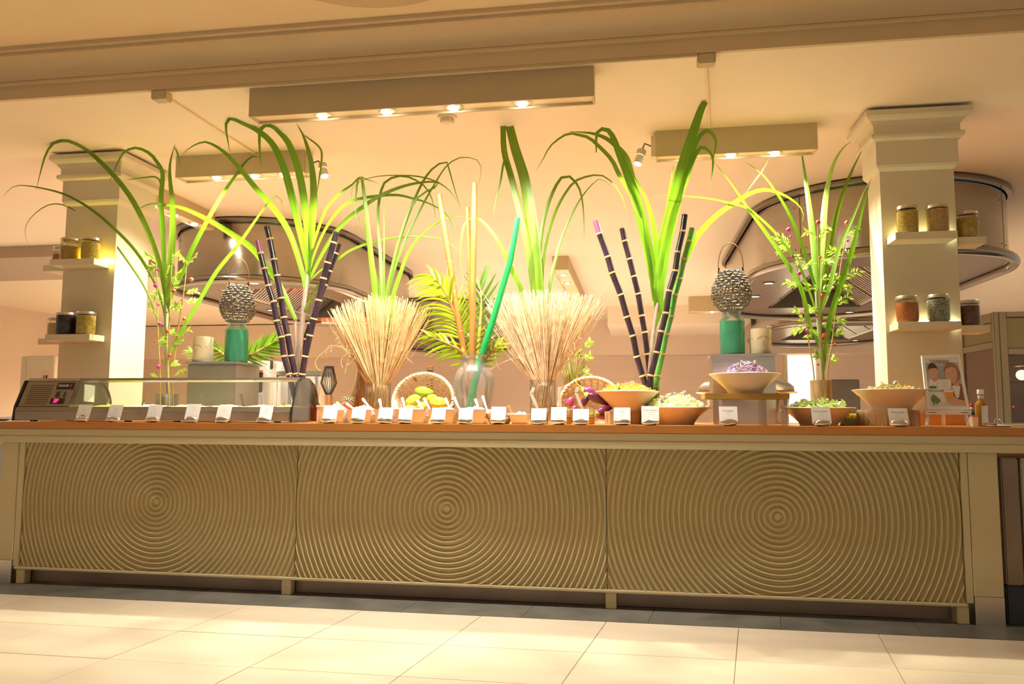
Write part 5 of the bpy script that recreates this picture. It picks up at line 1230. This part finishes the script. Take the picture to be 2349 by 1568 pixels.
# ---------------------------------------------------------------- bamboo in the hammered vase, palm fronds
hv = thing('hammered_vase', 'large hammered glass vase with bamboo and a green pole', 'vase', onc(1087, .36)); s = pm(1087, 880, .36)
def zz(y): return at(1087, y, .36).z-TOP
hs = [(0, .002), (33*s, .002), (35*s, .008), (38*s, zz(935)), (43*s, zz(905)), (46.5*s, zz(880)), (45*s, zz(862)), (38*s, zz(848)), (29*s, zz(838)), (27*s, zz(830)), (28*s, zz(820)), (32*s, zz(814)), (31*s, zz(814)-.001), (26.5*s, zz(822)), (26*s, zz(832))]
MB().lathe(hs, 44, close=False).build('glass_wall', 'hammered', hv, True)
def pole(label, px, w, Y, m, nodes, name, cat, w1=None):
    t = thing(name, label, cat, at(*px[0], Y)); P = [at(x, y, Y) for x, y in px]; r = w*pm(*px[-1], Y)/2; n = len(P)
    MB().tube(P, [r*(1+((w1 or w)/w-1)*(1-i/(n-1))) for i in range(n)], 14).build('pole', m, t, True, t.location)
    for y in nodes:
        for (a, b) in zip(px, px[1:]):
            if b[1] <= y <= a[1]:
                u = (a[1]-y)/(a[1]-b[1]); c = at(a[0]+(b[0]-a[0])*u, y, Y); d = at(*b, Y)-at(*a, Y)
                MB().lathe([(r*.98, -.003), (r*1.07, 0), (r*.98, .003)], 14, c, close=False, ax=d).build('node', 'bamboo_node', t, True, t.location); break
pole('thick upright bamboo pole in the hammered vase', [(1082, 962), (1083, 830), (1085, 640), (1088, 420)], 13, .36, 'bamboo', [452, 570, 632, 705, 780], 'bamboo_pole', 'bamboo', 16)
pole('bamboo pole leaning left in the hammered vase', [(1080, 955), (1068, 830), (1047, 700), (1025, 560), (1007, 447)], 13, .39, 'bamboo', [496, 600, 670, 760], 'bamboo_pole', 'bamboo')
pole('thin brown bamboo pole behind the thick one', [(1090, 955), (1082, 760), (1077, 600), (1072, 476)], 10, .43, 'bamboo', [492, 640], 'bamboo_pole', 'bamboo')
pole('shiny green pole leaning right in the hammered vase', [(1072, 955), (1098, 838), (1135, 720), (1170, 600), (1188, 500)], 12, .34, 'greenpole', [], 'green_pole', 'pole', 18)
def frond(label, spine, Y, leaf_n, L0, curl, m, dY=.0, wl=7, lean=1.0, seed=3, sides=(-1, 1), y1=None):
    rnd = random.Random(seed); t = thing('palm_frond', label, 'palm frond', at(*spine[0], Y)); l = t.location; s = pm(*spine[0], Y)
    Q = smoothpath([Vector((x, y, 0)) for x, y in spine], 30)
    P = [at(q.x, q.y, Y+dY*i/29) for i, q in enumerate(Q)]
    MB().tube(P, [5*s*(1-.8*i/29)+.0008 for i in range(30)], 8).build('midrib', 'bamboo' if m == 'palm' else 'stemy', t, True, l)
    for k in range(leaf_n):
        u = .12+.88*k/(leaf_n-1); i = min(28, int(u*29)); q = Q[i]; d = (Q[min(29, i+1)]-Q[max(0, i-1)]).normalized()
        for sg in sides:
            n_ = Vector((-d.y, d.x, 0))*sg; ang = .95-.55*u; L = L0*(.65+.55*math.sin(math.pi*(.15+.75*u)))*rnd.uniform(.9, 1.1)
            e = d*math.cos(ang)+n_*math.sin(ang); cv = Vector((0, 1, 0))*curl*(1 if e.x < 0 else .5)
            pts = [(q.x+e.x*L*v+cv.x*L*v*v, q.y+e.y*L*v+cv.y*L*v*v) for v in (0, .25, .5, .75, 1)]
            yy = Y+dY*u
            b = blade(t, pts, wl*rnd.uniform(.85, 1.1), yy, yy+rnd.uniform(-.1, .06)*lean, m, .05, 9, .5, rnd.uniform(-.3, .3), .35); b.name = 'leaflet'
frond('bright palm frond arching left out of the hammered vase', [(1078, 850), (1062, 790), (1043, 720), (1018, 665), (990, 630)], .42, 24, 84, .55, 'palm', -.06, 5.6, 1, 3)
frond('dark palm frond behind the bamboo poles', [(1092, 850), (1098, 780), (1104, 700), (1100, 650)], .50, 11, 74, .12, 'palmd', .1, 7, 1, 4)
frond('palm frond drooping left below the bright frond', [(1084, 850), (1062, 810), (1030, 790), (985, 770)], .40, 8, 46, .3, 'palm', -.1, 7, 1, 6)
frond('short palm frond leaning right over the vase rim', [(1100, 850), (1112, 825), (1128, 805), (1146, 790)], .40, 6, 36, .2, 'palm', -.05, 6, 1, 7)
frond('low palm frond fanning right behind the left green jar', [(545, 830), (575, 815), (605, 798), (628, 784)], .84, 11, 44, .15, 'leaf', 0, 6, 1, 8)
frond('low palm frond fanning left behind the left candle holder', [(535, 830), (512, 812), (495, 800), (482, 795)], .84, 8, 34, .3, 'leaf', 0, 6, 1, 9)
frond('small pale palm tip left of the left candle holder', [(460, 830), (448, 815), (436, 805)], .84, 5, 24, .2, 'leafpale', 0, 4, 1, 10)

# ---------------------------------------------------------------- wicker baskets with fruit
def basket(label, cx, cy, rpx, Y, tilt):
    s = pm(cx, cy, Y); R = rpx*s; c = at(cx, cy, Y); t = thing('wicker_basket', label, 'basket', c); dep = R*.85
    T = Matrix.Rotation(tilt, 3, 'X')            # bowl opens along local -Y after tilt
    def P(a, u, o=0):
        r = R*(1-.42*max(0, u)**2.2)+o; return T @ Vector((r*math.cos(a), dep*u, r*math.sin(a)*.92))
    wv = MB(); nr = 17
    for i in range(nr):
        u = .04+.92*i/(nr-1); wv.tube([P(2*math.pi*j/84, u, .004*math.sin(14*2*math.pi*j/84+(math.pi if i % 2 else 0))) for j in range(84)], .0042, 5, closed=True)
    o = wv.build('woven_rows', 'basket', t, True); o['kind'] = 'stuff'
    for j in range(28): MB().tube([P(2*math.pi*j/28, u) for u in (0, .3, .6, .85, 1)], .0036, 5).build('rib', 'basket', t, True)
    n = 100
    for k, off in enumerate((0, 2.09, 4.18)):
        pts = []
        for j in range(n):
            a = 2*math.pi*j/n; ph = a*16+off; q = P(a, -.01, .006*math.cos(ph)); pts.append(q+(T @ Vector((0, .007*math.sin(ph), 0))))
        MB().tube(pts, .0058, 6, closed=True).build('braided_rim', 'basket', t, True)
    bb = MB(); v = [P(2*math.pi*j/40, 1) for j in range(40)]; bb.add(v, [tuple(range(40))]).build('base_disc', 'basket', t)
    for a in (2.0,): MB().tube([P(a, -.05, .012), P(a, .1, -.008), P(a, .35, -.008)], .007, 6).build('handle_wrap', 'bamboo', t, True)
    return t, s
b1, s = basket('wicker basket of yellow fruit lying open toward the guests', 970, 918, 71, .36, math.radians(-16))
def fruit(label, x, y, Y, L, W, ang, m, name, cat, ribs=0, wob=.0, calyx=False, bend=0, stem=0, z0=None):
    s = pm(x, y, Y); c = at(x, y, Y); t = thing(name, label, cat, c) ; n, sg = 16, 20; v = []; f = []; L *= s; W *= s
    R = Matrix.Rotation(-ang, 3, 'Y') @ Matrix.Rotation(random.uniform(-.3, .3), 3, 'Z')
    for i in range(n+1):
        u = i/n; rr = W/2*(max(0, math.sin(math.pi*u))**.62)*(1-.28*u if wob == 0 else 1-.4*u)
        for k in range(sg):
            a = 2*math.pi*k/sg; q = rr*(1+ribs*math.cos(5*a)); v.append(R @ Vector((L*(u-.5), q*math.cos(a), q*math.sin(a)+bend*L*math.sin(math.pi*u))))
    for i in range(n):
        for k in range(sg): f.append((i*sg+k, i*sg+(k+1) % sg, (i+1)*sg+(k+1) % sg, (i+1)*sg+k))
    MB().add(v, f).build('flesh', m, t, 'all')
    if calyx:
        e = R @ Vector((-L*.5, 0, 0)); d = R @ Vector((-1, 0, .15)); cm = MB(); cm.lathe([(0, .012), (W*.12, .01), (W*.24, 0), (W*.30, -.012), (W*.26, -.014)], 10, e+d*-.006, close=False, ax=d); cm.build('calyx', 'calyx', t, True)
        MB().tube([e, e+d*.02, e+d*(.02+stem*s)+Vector((0, 0, .012))], [.005, .004, .003], 7).build('stem', 'calyx', t, True)
    return t
for lb, x, y, Y, L, W, an, m in (('green yellow fruit at the top of the pile', 973, 897, .34, 46, 24, -.12, 'fruitg'), ('yellow fruit leaning at the left of the pile', 950, 915, .33, 46, 25, .42, 'fruit'), ('biggest yellow fruit at the right of the pile', 1008, 923, .31, 47, 30, -.05, 'fruit'),
        ('yellow fruit in the middle of the pile', 988, 912, .35, 34, 22, .1, 'fruit'), ('small yellow fruit lowest at the left', 940, 936, .30, 36, 18, .05, 'fruit'), ('small yellow fruit lowest in the middle', 968, 932, .30, 32, 24, .5, 'fruit')):
    fruit(lb+' in the left basket', x, y, Y, L, W, an, m, 'yellow_fruit', 'fruit', .09)
b2, s = basket('wicker basket of aubergines behind the dressing jars', 1355, 930, 73, .40, math.radians(-14))
for lb, x, y, Y, L, W, an, m, st in (('large black aubergine across the pile', 1370, 916, .33, 62, 27, -.45, 'aubergine', 10), ('violet aubergine high at the back', 1354, 900, .38, 42, 24, -.5, 'auberviolet', 20), ('bright pink aubergine at the left', 1309, 921, .34, 26, 22, 1.2, 'auberpink', 6), ('violet aubergine at the lower right', 1388, 940, .30, 46, 20, .35, 'auberviolet', 20),
        ('dark aubergine standing left of the black one', 1343, 920, .36, 36, 20, .9, 'aubergine', 14), ('small pink aubergine behind the right dressing jar', 1322, 936, .32, 26, 16, .3, 'auberpink', 4), ('plum aubergine low behind the log', 1380, 955, .31, 36, 18, -.3, 'auberviolet', 4)):
    fruit(lb+' in the right basket', x, y, Y, L, W, an, m, 'aubergine', 'aubergine', 0, 1, True, .04, st)

# ---------------------------------------------------------------- poster on an easel
ea = thing('easel', 'small white easel holding the children poster before the right column', 'easel', onc(2172, .14)); lo = ea.location; Yp = .12
TL, TR, BR_, BL = at(2112, 816, Yp+.04), at(2199, 813, Yp+.04), at(2222, 940, Yp), at(2125, 940, Yp)
def W2(p): return Vector(p)-lo
for (xa, xb) in ((2130, 2126), (2214, 2222)): MB().tube([W2(at(xb, 974.5, Yp-.01)), W2(at(xa, 945, Yp)), W2(at(xa+(4 if xa < 2170 else -14), 850, Yp+.045))], .009, 4).build('leg', 'white', ea)
MB().tube([W2(at(2165, 974, Yp+.22)), W2(at(2160, 850, Yp+.05))], .009, 4).build('leg', 'white', ea)
a, b = W2(at(2121, 945, Yp-.012)), W2(at(2225, 945, Yp-.012))
MB().box((a.x, a.y-.018, a.z-.012), (b.x, a.y+.016, a.z+.010)).build('ledge', 'white', ea, bevel=.002)
for sg in (0, 1):
    x0 = a.x+.012 if not sg else b.x-.05; MB().box((x0, a.y-.0188, a.z-.003), (x0+.038, a.y-.0182, a.z+.001)).build('ledge_print', 'print', ea)
ps = thing('framed_poster', 'white framed poster of two children with salad and juice', 'poster', BL-Vector((0, 0, 0)))
U = (BR_-BL); Vv = (TL-BL); N = U.cross(Vv).normalized()
if N.y > 0: N = -N
wd, ht = U.length, Vv.length; un, vn = U.normalized(), Vv.normalized()
TRq = TR-BL
def pp(u, v, e=0):     # bilinear frame coordinates
    b_ = U*u; t_ = Vv*(1-u)+TRq*u; return b_.lerp(t_, v) + N*e
def quad(nm, u0, u1, v0, v1, m, par, e0, e1): return MB().hexa([pp(u0, v0, e0), pp(u1, v0, e0), pp(u1, v1, e0), pp(u0, v1, e0)], [pp(u0, v0, e1), pp(u1, v0, e1), pp(u1, v1, e1), pp(u0, v1, e1)]).build(nm, m, par)
quad('backing', 0, 1, 0, 1, 'white', ps, 0, .008)
quad('frame_side', 0, .075, 0, 1, 'white', ps, .0082, .014); quad('frame_side', .93, 1, 0, 1, 'white', ps, .0082, .014)
quad('frame_rail', .0755, .9295, 0, .06, 'white', ps, .0082, .014); quad('frame_rail', .0755, .9295, .935, 1, 'white', ps, .0082, .014)
pr = quad('photo_print', .0755, .9295, .0605, .9345, 'photo_bg', ps, .0082, .0086)
ec = [.0088]
def shape(pts, m, nm='printed_shape'):
    ec[0] += .00012; return MB().add([pp(u, v, ec[0]) for u, v in pts], [tuple(range(len(pts)))]).build(nm, m, pr)
def oval(cu, cv, ru, rv, m, n=20, rot=0, a0=0, a1=6.2832, nm='printed_shape'):
    c, s_ = math.cos(rot), math.sin(rot); P = []
    for k in range(n): a = a0+(a1-a0)*k/(n-1 if a1-a0 < 6 else n); x, y = ru*math.cos(a), rv*math.sin(a); P.append((cu+x*c-y*s_*.75, cv+(x*s_*1.33+y*c)))
    return shape(P, m, nm)
shape([(.08, .86), (.92, .86), (.92, .93), (.08, .93)], 'photo_white'); shape([(.30, .55), (.55, .55), (.55, .80), (.30, .80)], 'photo_grey'); shape([(.08, .065), (.92, .065), (.92, .30), (.08, .33)], 'photo_white')
shape([(.08, .37), (.12, .52), (.2, .58), (.32, .58), (.42, .52), (.44, .36)], 'photo_white')                    # boy's shirt
shape([(.20, .60), (.33, .60), (.34, .54), (.27, .50), (.20, .54)], 'skin2')
oval(.25, .735, .125, .125, 'hair_brown'); oval(.255, .70, .108, .125, 'skin'); oval(.135, .70, .016, .03, 'skin2'); oval(.372, .70, .014, .03, 'skin2')
shape([(.14, .75), (.37, .76), (.36, .80), (.25, .83), (.15, .80)], 'hair_brown')
for u in (.215, .295): oval(u, .715, .016, .007, 'hair_brown', 10)
oval(.255, .69, .014, .012, 'skin2', 10); oval(.255, .645, .045, .016, 'photo_lip', 14, 0, math.pi, 6.28318); oval(.255, .643, .036, .008, 'photo_white', 12, 0, math.pi, 6.28318)
shape([(.58, .22), (.64, .42), (.72, .47), (.92, .45), (.92, .10), (.74, .14)], 'photo_brown'); shape([(.66, .42), (.76, .46), (.88, .42), (.80, .22), (.74, .20)], 'photo_white')   # girl's top
shape([(.68, .50), (.84, .55), (.86, .44), (.76, .42)], 'skin2')
oval(.735, .68, .20, .165, 'hair_fair', 24, -.25); oval(.70, .645, .155, .165, 'skin', 24, .25); shape([(.55, .74), (.62, .82), (.76, .85), (.88, .78), (.87, .72), (.74, .78), (.60, .74)], 'hair_fair')
for u, v in ((.635, .625), (.755, .665)): oval(u, v, .026, .010, 'photo_white', 10, .2); oval(u, v, .012, .010, 'hair_brown', 10)
for u, v in ((.625, .655), (.75, .70)): oval(u, v, .035, .006, 'hair_fair', 10, .3)
oval(.675, .61, .02, .012, 'skin2', 10, .2); oval(.71, .565, .058, .018, 'photo_lip', 14, .35, math.pi, 6.28318); oval(.71, .563, .046, .008, 'photo_white', 12, .35, math.pi, 6.28318)
oval(.23, .39, .16, .035, 'photo_white'); oval(.2, .405, .10, .028, 'photo_green', 14); oval(.26, .155, .20, .06, 'photo_white')
for u, v, r in ((.15, .19, .05), (.20, .21, .055), (.25, .19, .06), (.3, .17, .05), (.18, .16, .06), (.24, .16, .06)): oval(u, v, r, r*.7, 'photo_green', 9, u*9)
shape([(.45, .36), (.68, .36), (.66, .16), (.49, .16)], 'photo_white'); shape([(.455, .315), (.675, .315), (.655, .17), (.49, .17)], 'photo_juice')
shape([(.48, .16), (.52, .10), (.72, .085), (.92, .09), (.92, .16), (.74, .19), (.68, .24), (.56, .20)], 'skin'); [oval(.55+.02*k, .145+.024*k, .075, .013, 'skin2' if k % 2 else 'skin', 12, -.1) for k in range(4)]
shape([(.335, .365), (.335, .545), (.66, .545), (.645, .365)], 'paper')
for k, (w_, nm) in enumerate(((.10, 0), (.13, 0), (.09, 0), (.14, 0))): shape([(.49-w_, .51-.033*k), (.49+w_, .51-.033*k), (.49+w_, .517-.033*k), (.49-w_, .517-.033*k)], 'printlight')
Mt = Matrix((un, -N, vn)).transposed()
text('poster_name', 'TAMASSA', .022, 'photo_brown', pr, pp(.45, .875, .0122), Mt); shape([(.34, .845), (.56, .845), (.56, .849), (.34, .849)], 'printlight')

# ---------------------------------------------------------------- condiments, tray, flower box at the right end
def bottle(label, px, w, ytop, Y, body, cap, name='sauce_bottle'):
    t = thing(name, label, 'bottle', onc(px, Y)); s = pm(px, 940, Y); r = w*s/2; h = at(px, ytop, Y).z-TOP
    MB().lathe([(0, .0), (r*.92, 0), (r, .006), (r, h*.56), (r*.88, h*.64), (r*.50, h*.70), (r*.42, h*.74), (r*.42, h*.86), (0, h*.86)], 24).build('bottle_body', body, t, True)
    MB().lathe([(r*.44, h*.74), (r*.46, h*.745), (r*.46, h*.83), (r*.44, h*.835)], 20, close=False).build('neck_label', 'labelgrey', t, True)
    MB().lathe([(0, h*.865), (r*.5, h*.865), (r*.52, h*.87), (r*.52, h*.98), (r*.48, h), (0, h)], 20).build('cap', cap, t, True)
    return t, r, h
t, r, h = bottle('amber oil bottle with white cap beside the poster', 2252, 26, 893, .22, 'oil', 'white')
def wrap(nm, r, a0, a1, z0, z1, m, par, n=10):
    v = []; f = []
    for k in range(n+1):
        a = a0+(a1-a0)*k/n; v += [(r*math.cos(a), r*math.sin(a), z0), (r*math.cos(a), r*math.sin(a), z1)]
    for k in range(n): f.append((2*k, 2*k+2, 2*k+3, 2*k+1))
    return MB().add(v, f).build(nm, m, par, True)
lb_ = wrap('label', r*1.012, -math.pi*.62, -math.pi*.12, h*.03, h*.56, 'labelgrey', t)
wrap('label_band', r*1.02, -math.pi*.20, -math.pi*.12, h*.25, h*.5, 'blue', lb_, 4); wrap('label_band', r*1.02, -math.pi*.22, -math.pi*.12, h*.20, h*.24, 'red', lb_, 4)
for k in range(7): wrap('label_print', r*1.02, -math.pi*.56, -math.pi*.26, h*(.06+.06*k), h*(.065+.06*k)+(.006 if k == 0 else 0), 'print' if k == 0 else 'printlight', lb_, 4)
bottle('small sauce bottle with red cap behind the poster edge', 2231, 16, 925, .30, 'navy', 'red')
sb = thing('sachet_holder', 'pink sachet holder between poster and oil bottle', 'sachet holder', onc(2234, .17)); s = pm(2234, 960, .17); box('holder', (-6*s, -.02, 0), (6*s, .02, 22*s), 'utensil', sb, .002); box('sachets', (-5*s, -.015, 22*s+.0003), (5*s, .015, 26*s), 'coral', sb, .002)
ty = thing('steel_tray', 'shallow steel tray with wire handles at the right end', 'tray', onc(2325, .28))
box('tray_base', (-.13, -.12, 0), (.25, .14, .006), 'steel', ty, .002); MB().tube([(-.13, -.12, .011), (.25, -.12, .011), (.25, .14, .011), (-.13, .14, .011)], .006, 8, closed=True).build('tray_rim', 'chrome', ty, True)
for x in (-.10, .08): MB().tube([(x, -.118, .013), (x-.02, -.12, .042), (x-.04, -.12, .042), (x-.045, -.118, .02)], .003, 6).build('handle', 'chrome', ty, True)
pt_ = thing('small_plate', 'thin white plate under the oil bottle edge', 'plate', onc(2292, .12)); MB().lathe([(0, 0), (.04, 0), (.06, .006), (.058, .007), (.038, .002), (0, .002)], 24).build('plate', 'porcelain', pt_, True)
fb_ = thing('flower_box', 'small olive box with yellow petals between cucumber bowl and log', 'box', onc(1953, .34)); s = pm(1953, 960, .34)
o = MB()
for a, b in (((-20*s, -.05, 0), (20*s, -.046, 16*s)), ((-20*s, .046, 0), (20*s, .05, 16*s)), ((-20*s, -.046, 0), (-20*s+.004, .046, 16*s)), ((20*s-.004, -.046, 0), (20*s, .046, 16*s)), ((-20*s, -.046, 0), (20*s, .046, .004))): o.box(a, b)
o.build('box_body', 'boxgreen', fb_)
for k in range(9): MB().ell(((-14+3.5*k)*s, random.uniform(-.02, .01), 20*s), .007, .007, .018, 10, 8, Matrix.Rotation((k-4)*.07, 3, 'Y')).build('petal', 'yellow', fb_, True)

# ---------------------------------------------------------------- behind the buffet
cd = thing('chafing_dish', 'round lidded steel chafing dish behind the right riser', 'chafing dish', onc(1712, 1.08)); s = pm(1712, 900, 1.08)
def zc(y): return at(1712, y, 1.08).z-TOP
MB().lathe([(92*s, zc(905)), (108*s, zc(903)), (114*s, zc(900)), (108*s, zc(898)), (94*s, zc(900))], 40, close=False).build('water_pan_rim', 'chrome', cd, True)
MB().lathe([(0, zc(868)), (60*s, zc(869)), (92*s, zc(876)), (104*s, zc(886)), (106*s, zc(897))], 40, close=False).build('lid', 'steel', cd, True)
MB().lathe([(0, zc(945)), (70*s, zc(944)), (92*s, zc(930)), (95*s, zc(906))], 40, close=False).build('water_pan', 'chrome', cd, True)
for a in (.6, 2.2, 3.8, 5.4): MB().tube([(88*s*math.cos(a), 88*s*math.sin(a), 0), (98*s*math.cos(a), 98*s*math.sin(a), zc(905))], .008, 8).build('leg', 'steel', cd, True)
ap = thing('bread_oven', 'white countertop oven with rounded top behind the left riser', 'oven', onc(603, 1.02)); s = pm(603, 880, 1.02); h = at(603, 829, 1.02).z-TOP
box('oven_body', (-34*s, -.10, 0), (36*s, .14, h), 'white', ap, .012); box('oven_window', (-12*s, -.106, h*.48), (13*s, -.1005, h*.80), 'darksteel', ap, .003); box('oven_window', (-12*s, -.106, .03), (13*s, -.1005, h*.42), 'labelgrey', ap, .003); box('corner_cap', (30*s, -.108, h*.86), (37*s, -.1005, h*1.0), 'darksteel', ap, .004); box('window_frame', (-12*s, -.107, h*.80), (13*s, -.1005, h*.84), 'coral', ap)
aq = thing('drink_cooler', 'grey white countertop cooler with glass front behind the smoked glass end', 'cooler', onc(690, 1.04)); s = pm(690, 900, 1.04); h = at(690, 852, 1.04).z-TOP
box('cooler_body', (-52*s, -.06, 0), (52*s, .14, h-.03), 'white', aq, .008); box('cooler_top', (-53*s, -.066, h-.0295), (53*s, .142, h), 'steel', aq, .004); box('cooler_glass', (-40*s, -.066, .04), (30*s, -.061, h-.05), 'labelgrey', aq, .003); box('cooler_post', (42*s, -.07, 0), (47*s, -.061, h-.03), 'chrome', aq, .002)
dw = thing('driftwood_stem', 'gnarled brown driftwood stem behind the left straw sheaf', 'driftwood', onc(828, .78)); v = []; f = []; n = 20; zz_ = [at(828, y, .78).z-TOP for y in (972, 940, 905, 890, 870, 845, 822)]; zz_[0] = 0; cxs = [-4, -4, -6, -3, 3, 4, 8]; rs = [24, 22, 24, 18, 17, 17, 15]; s = pm(828, 900, .78)
for z, c, r in zip(zz_, cxs, rs):
    for k in range(n): a = 2*math.pi*k/n; q = r*s*(1+.22*noise.noise(Vector((math.cos(a)*2, math.sin(a)*2, z*9)))); v.append((c*s+q*math.cos(a), q*.7*math.sin(a), z))
for i in range(6):
    for k in range(n): f.append((i*n+k, i*n+(k+1) % n, (i+1)*n+(k+1) % n, (i+1)*n+k))
f += [tuple(range(n-1, -1, -1)), tuple(6*n+k for k in range(n))]
MB().add(v, f).build('trunk', 'driftwood', dw, 'all')
ag = thing('air_plant', 'small grey green air plant in a coral cup beside the driftwood', 'plant', onc(797, .62)); s = pm(797, 920, .62); z9 = at(797, 922, .62).z-TOP
MB().lathe([(0, 0), (8*s, 0), (10*s, .01), (9*s, z9), (0, z9)], 18).build('cup', 'coral', ag, True)
for k in range(22):
    a = 2*math.pi*k/22; e = Vector((math.cos(a)*.045, math.sin(a)*.045, .01+.03*math.sin(k*2.3))); MB().tube([(0, 0, z9), Vector((0, 0, z9+.01))+e*.5, Vector((0, 0, z9))+e], [.004, .0028, .0004], 5).build('leaf', 'agave', ag, True)
wo = thing('wire_ornament', 'black wire diamond ornament on a bark block behind the first card', 'ornament', onc(752, .9)); s = pm(752, 880, .9); zb9, zm9, zt9 = [at(752, y, .9).z-TOP for y in (905, 878, 843)]
MB().lathe([(0, 0), (9*s, 0), (9.5*s, zb9*.5), (9*s, zb9), (0, zb9)], 14).build('bark_block', 'bark', wo, True)
for k in range(12):
    a = 2*math.pi*k/12; c, q = math.cos(a), math.sin(a); MB().tube([(6*s*c, 6*s*q, zb9), (18*s*c, 18*s*q, zm9), (10*s*c, 10*s*q, zt9)], .003, 4).build('wire', 'blackmatte', wo)
MB().lathe([(9*s, zt9-.004), (11*s, zt9-.004), (11*s, zt9+.010), (9*s, zt9+.010)], 16, close=False).build('top_ring', 'blackmatte', wo)
gb = thing('glass_shaker', 'small glass shaker with dark contents behind the yellow fruit basket', 'shaker', onc(985, .9)); s = pm(985, 850, .9); hz = at(985, 842, .9).z-TOP
MB().lathe([(0, 0), (8*s, 0), (8*s, hz), (7*s, hz)], 18, close=False).build('glass_wall', 'glass', gb, True); MB().lathe([(0, .002), (7*s, .002), (7*s, hz-.02), (0, hz-.02)], 18).build('contents', 'driftwood', gb, True); MB().lathe([(0, hz+.0003), (8.2*s, hz+.0003), (8.2*s, hz+.01), (0, hz+.01)], 18).build('lid', 'bamboo', gb, True)
tg = thing('kitchen_tongs', 'black handled kitchen tongs with red tips standing behind the display case', 'tongs', onc(98, .8)); s = pm(98, 870, .8)
MB().lathe([(0, 0), (.04, 0), (.045, .005), (.045, .12), (.042, .12), (.042, .005), (0, .004)], 20, close=False).build('holder_cup', 'darksteel', tg, True)
for dx, tx, m in ((-.012, -.024, 'black'), (0, 0, 'chrome'), (.012, .022, 'black')):
    z9 = at(98, 862, .8).z-TOP; MB().tube([(dx, 0, .01), (dx*.6, 0, z9), (tx*.5, .01, z9+.005)], .006, 6).build('arm', m, tg, True); MB().tube([(tx, 0, z9-.03), (tx, 0, z9+.045)], [.004, .0012], 6).build('tip', 'coral', tg, True)
pw = thing('plate_stack', 'stack of white plates at the far left end of the worktop', 'plates', onc(-15, .25))
for k in range(3): MB().lathe([(0, .006*k), (.07, .006*k), (.115, .012+.006*k), (.113, .014+.006*k), (.07, .003+.006*k), (0, .003+.006*k)], 32).build('plate', 'porcelain', pw, True)
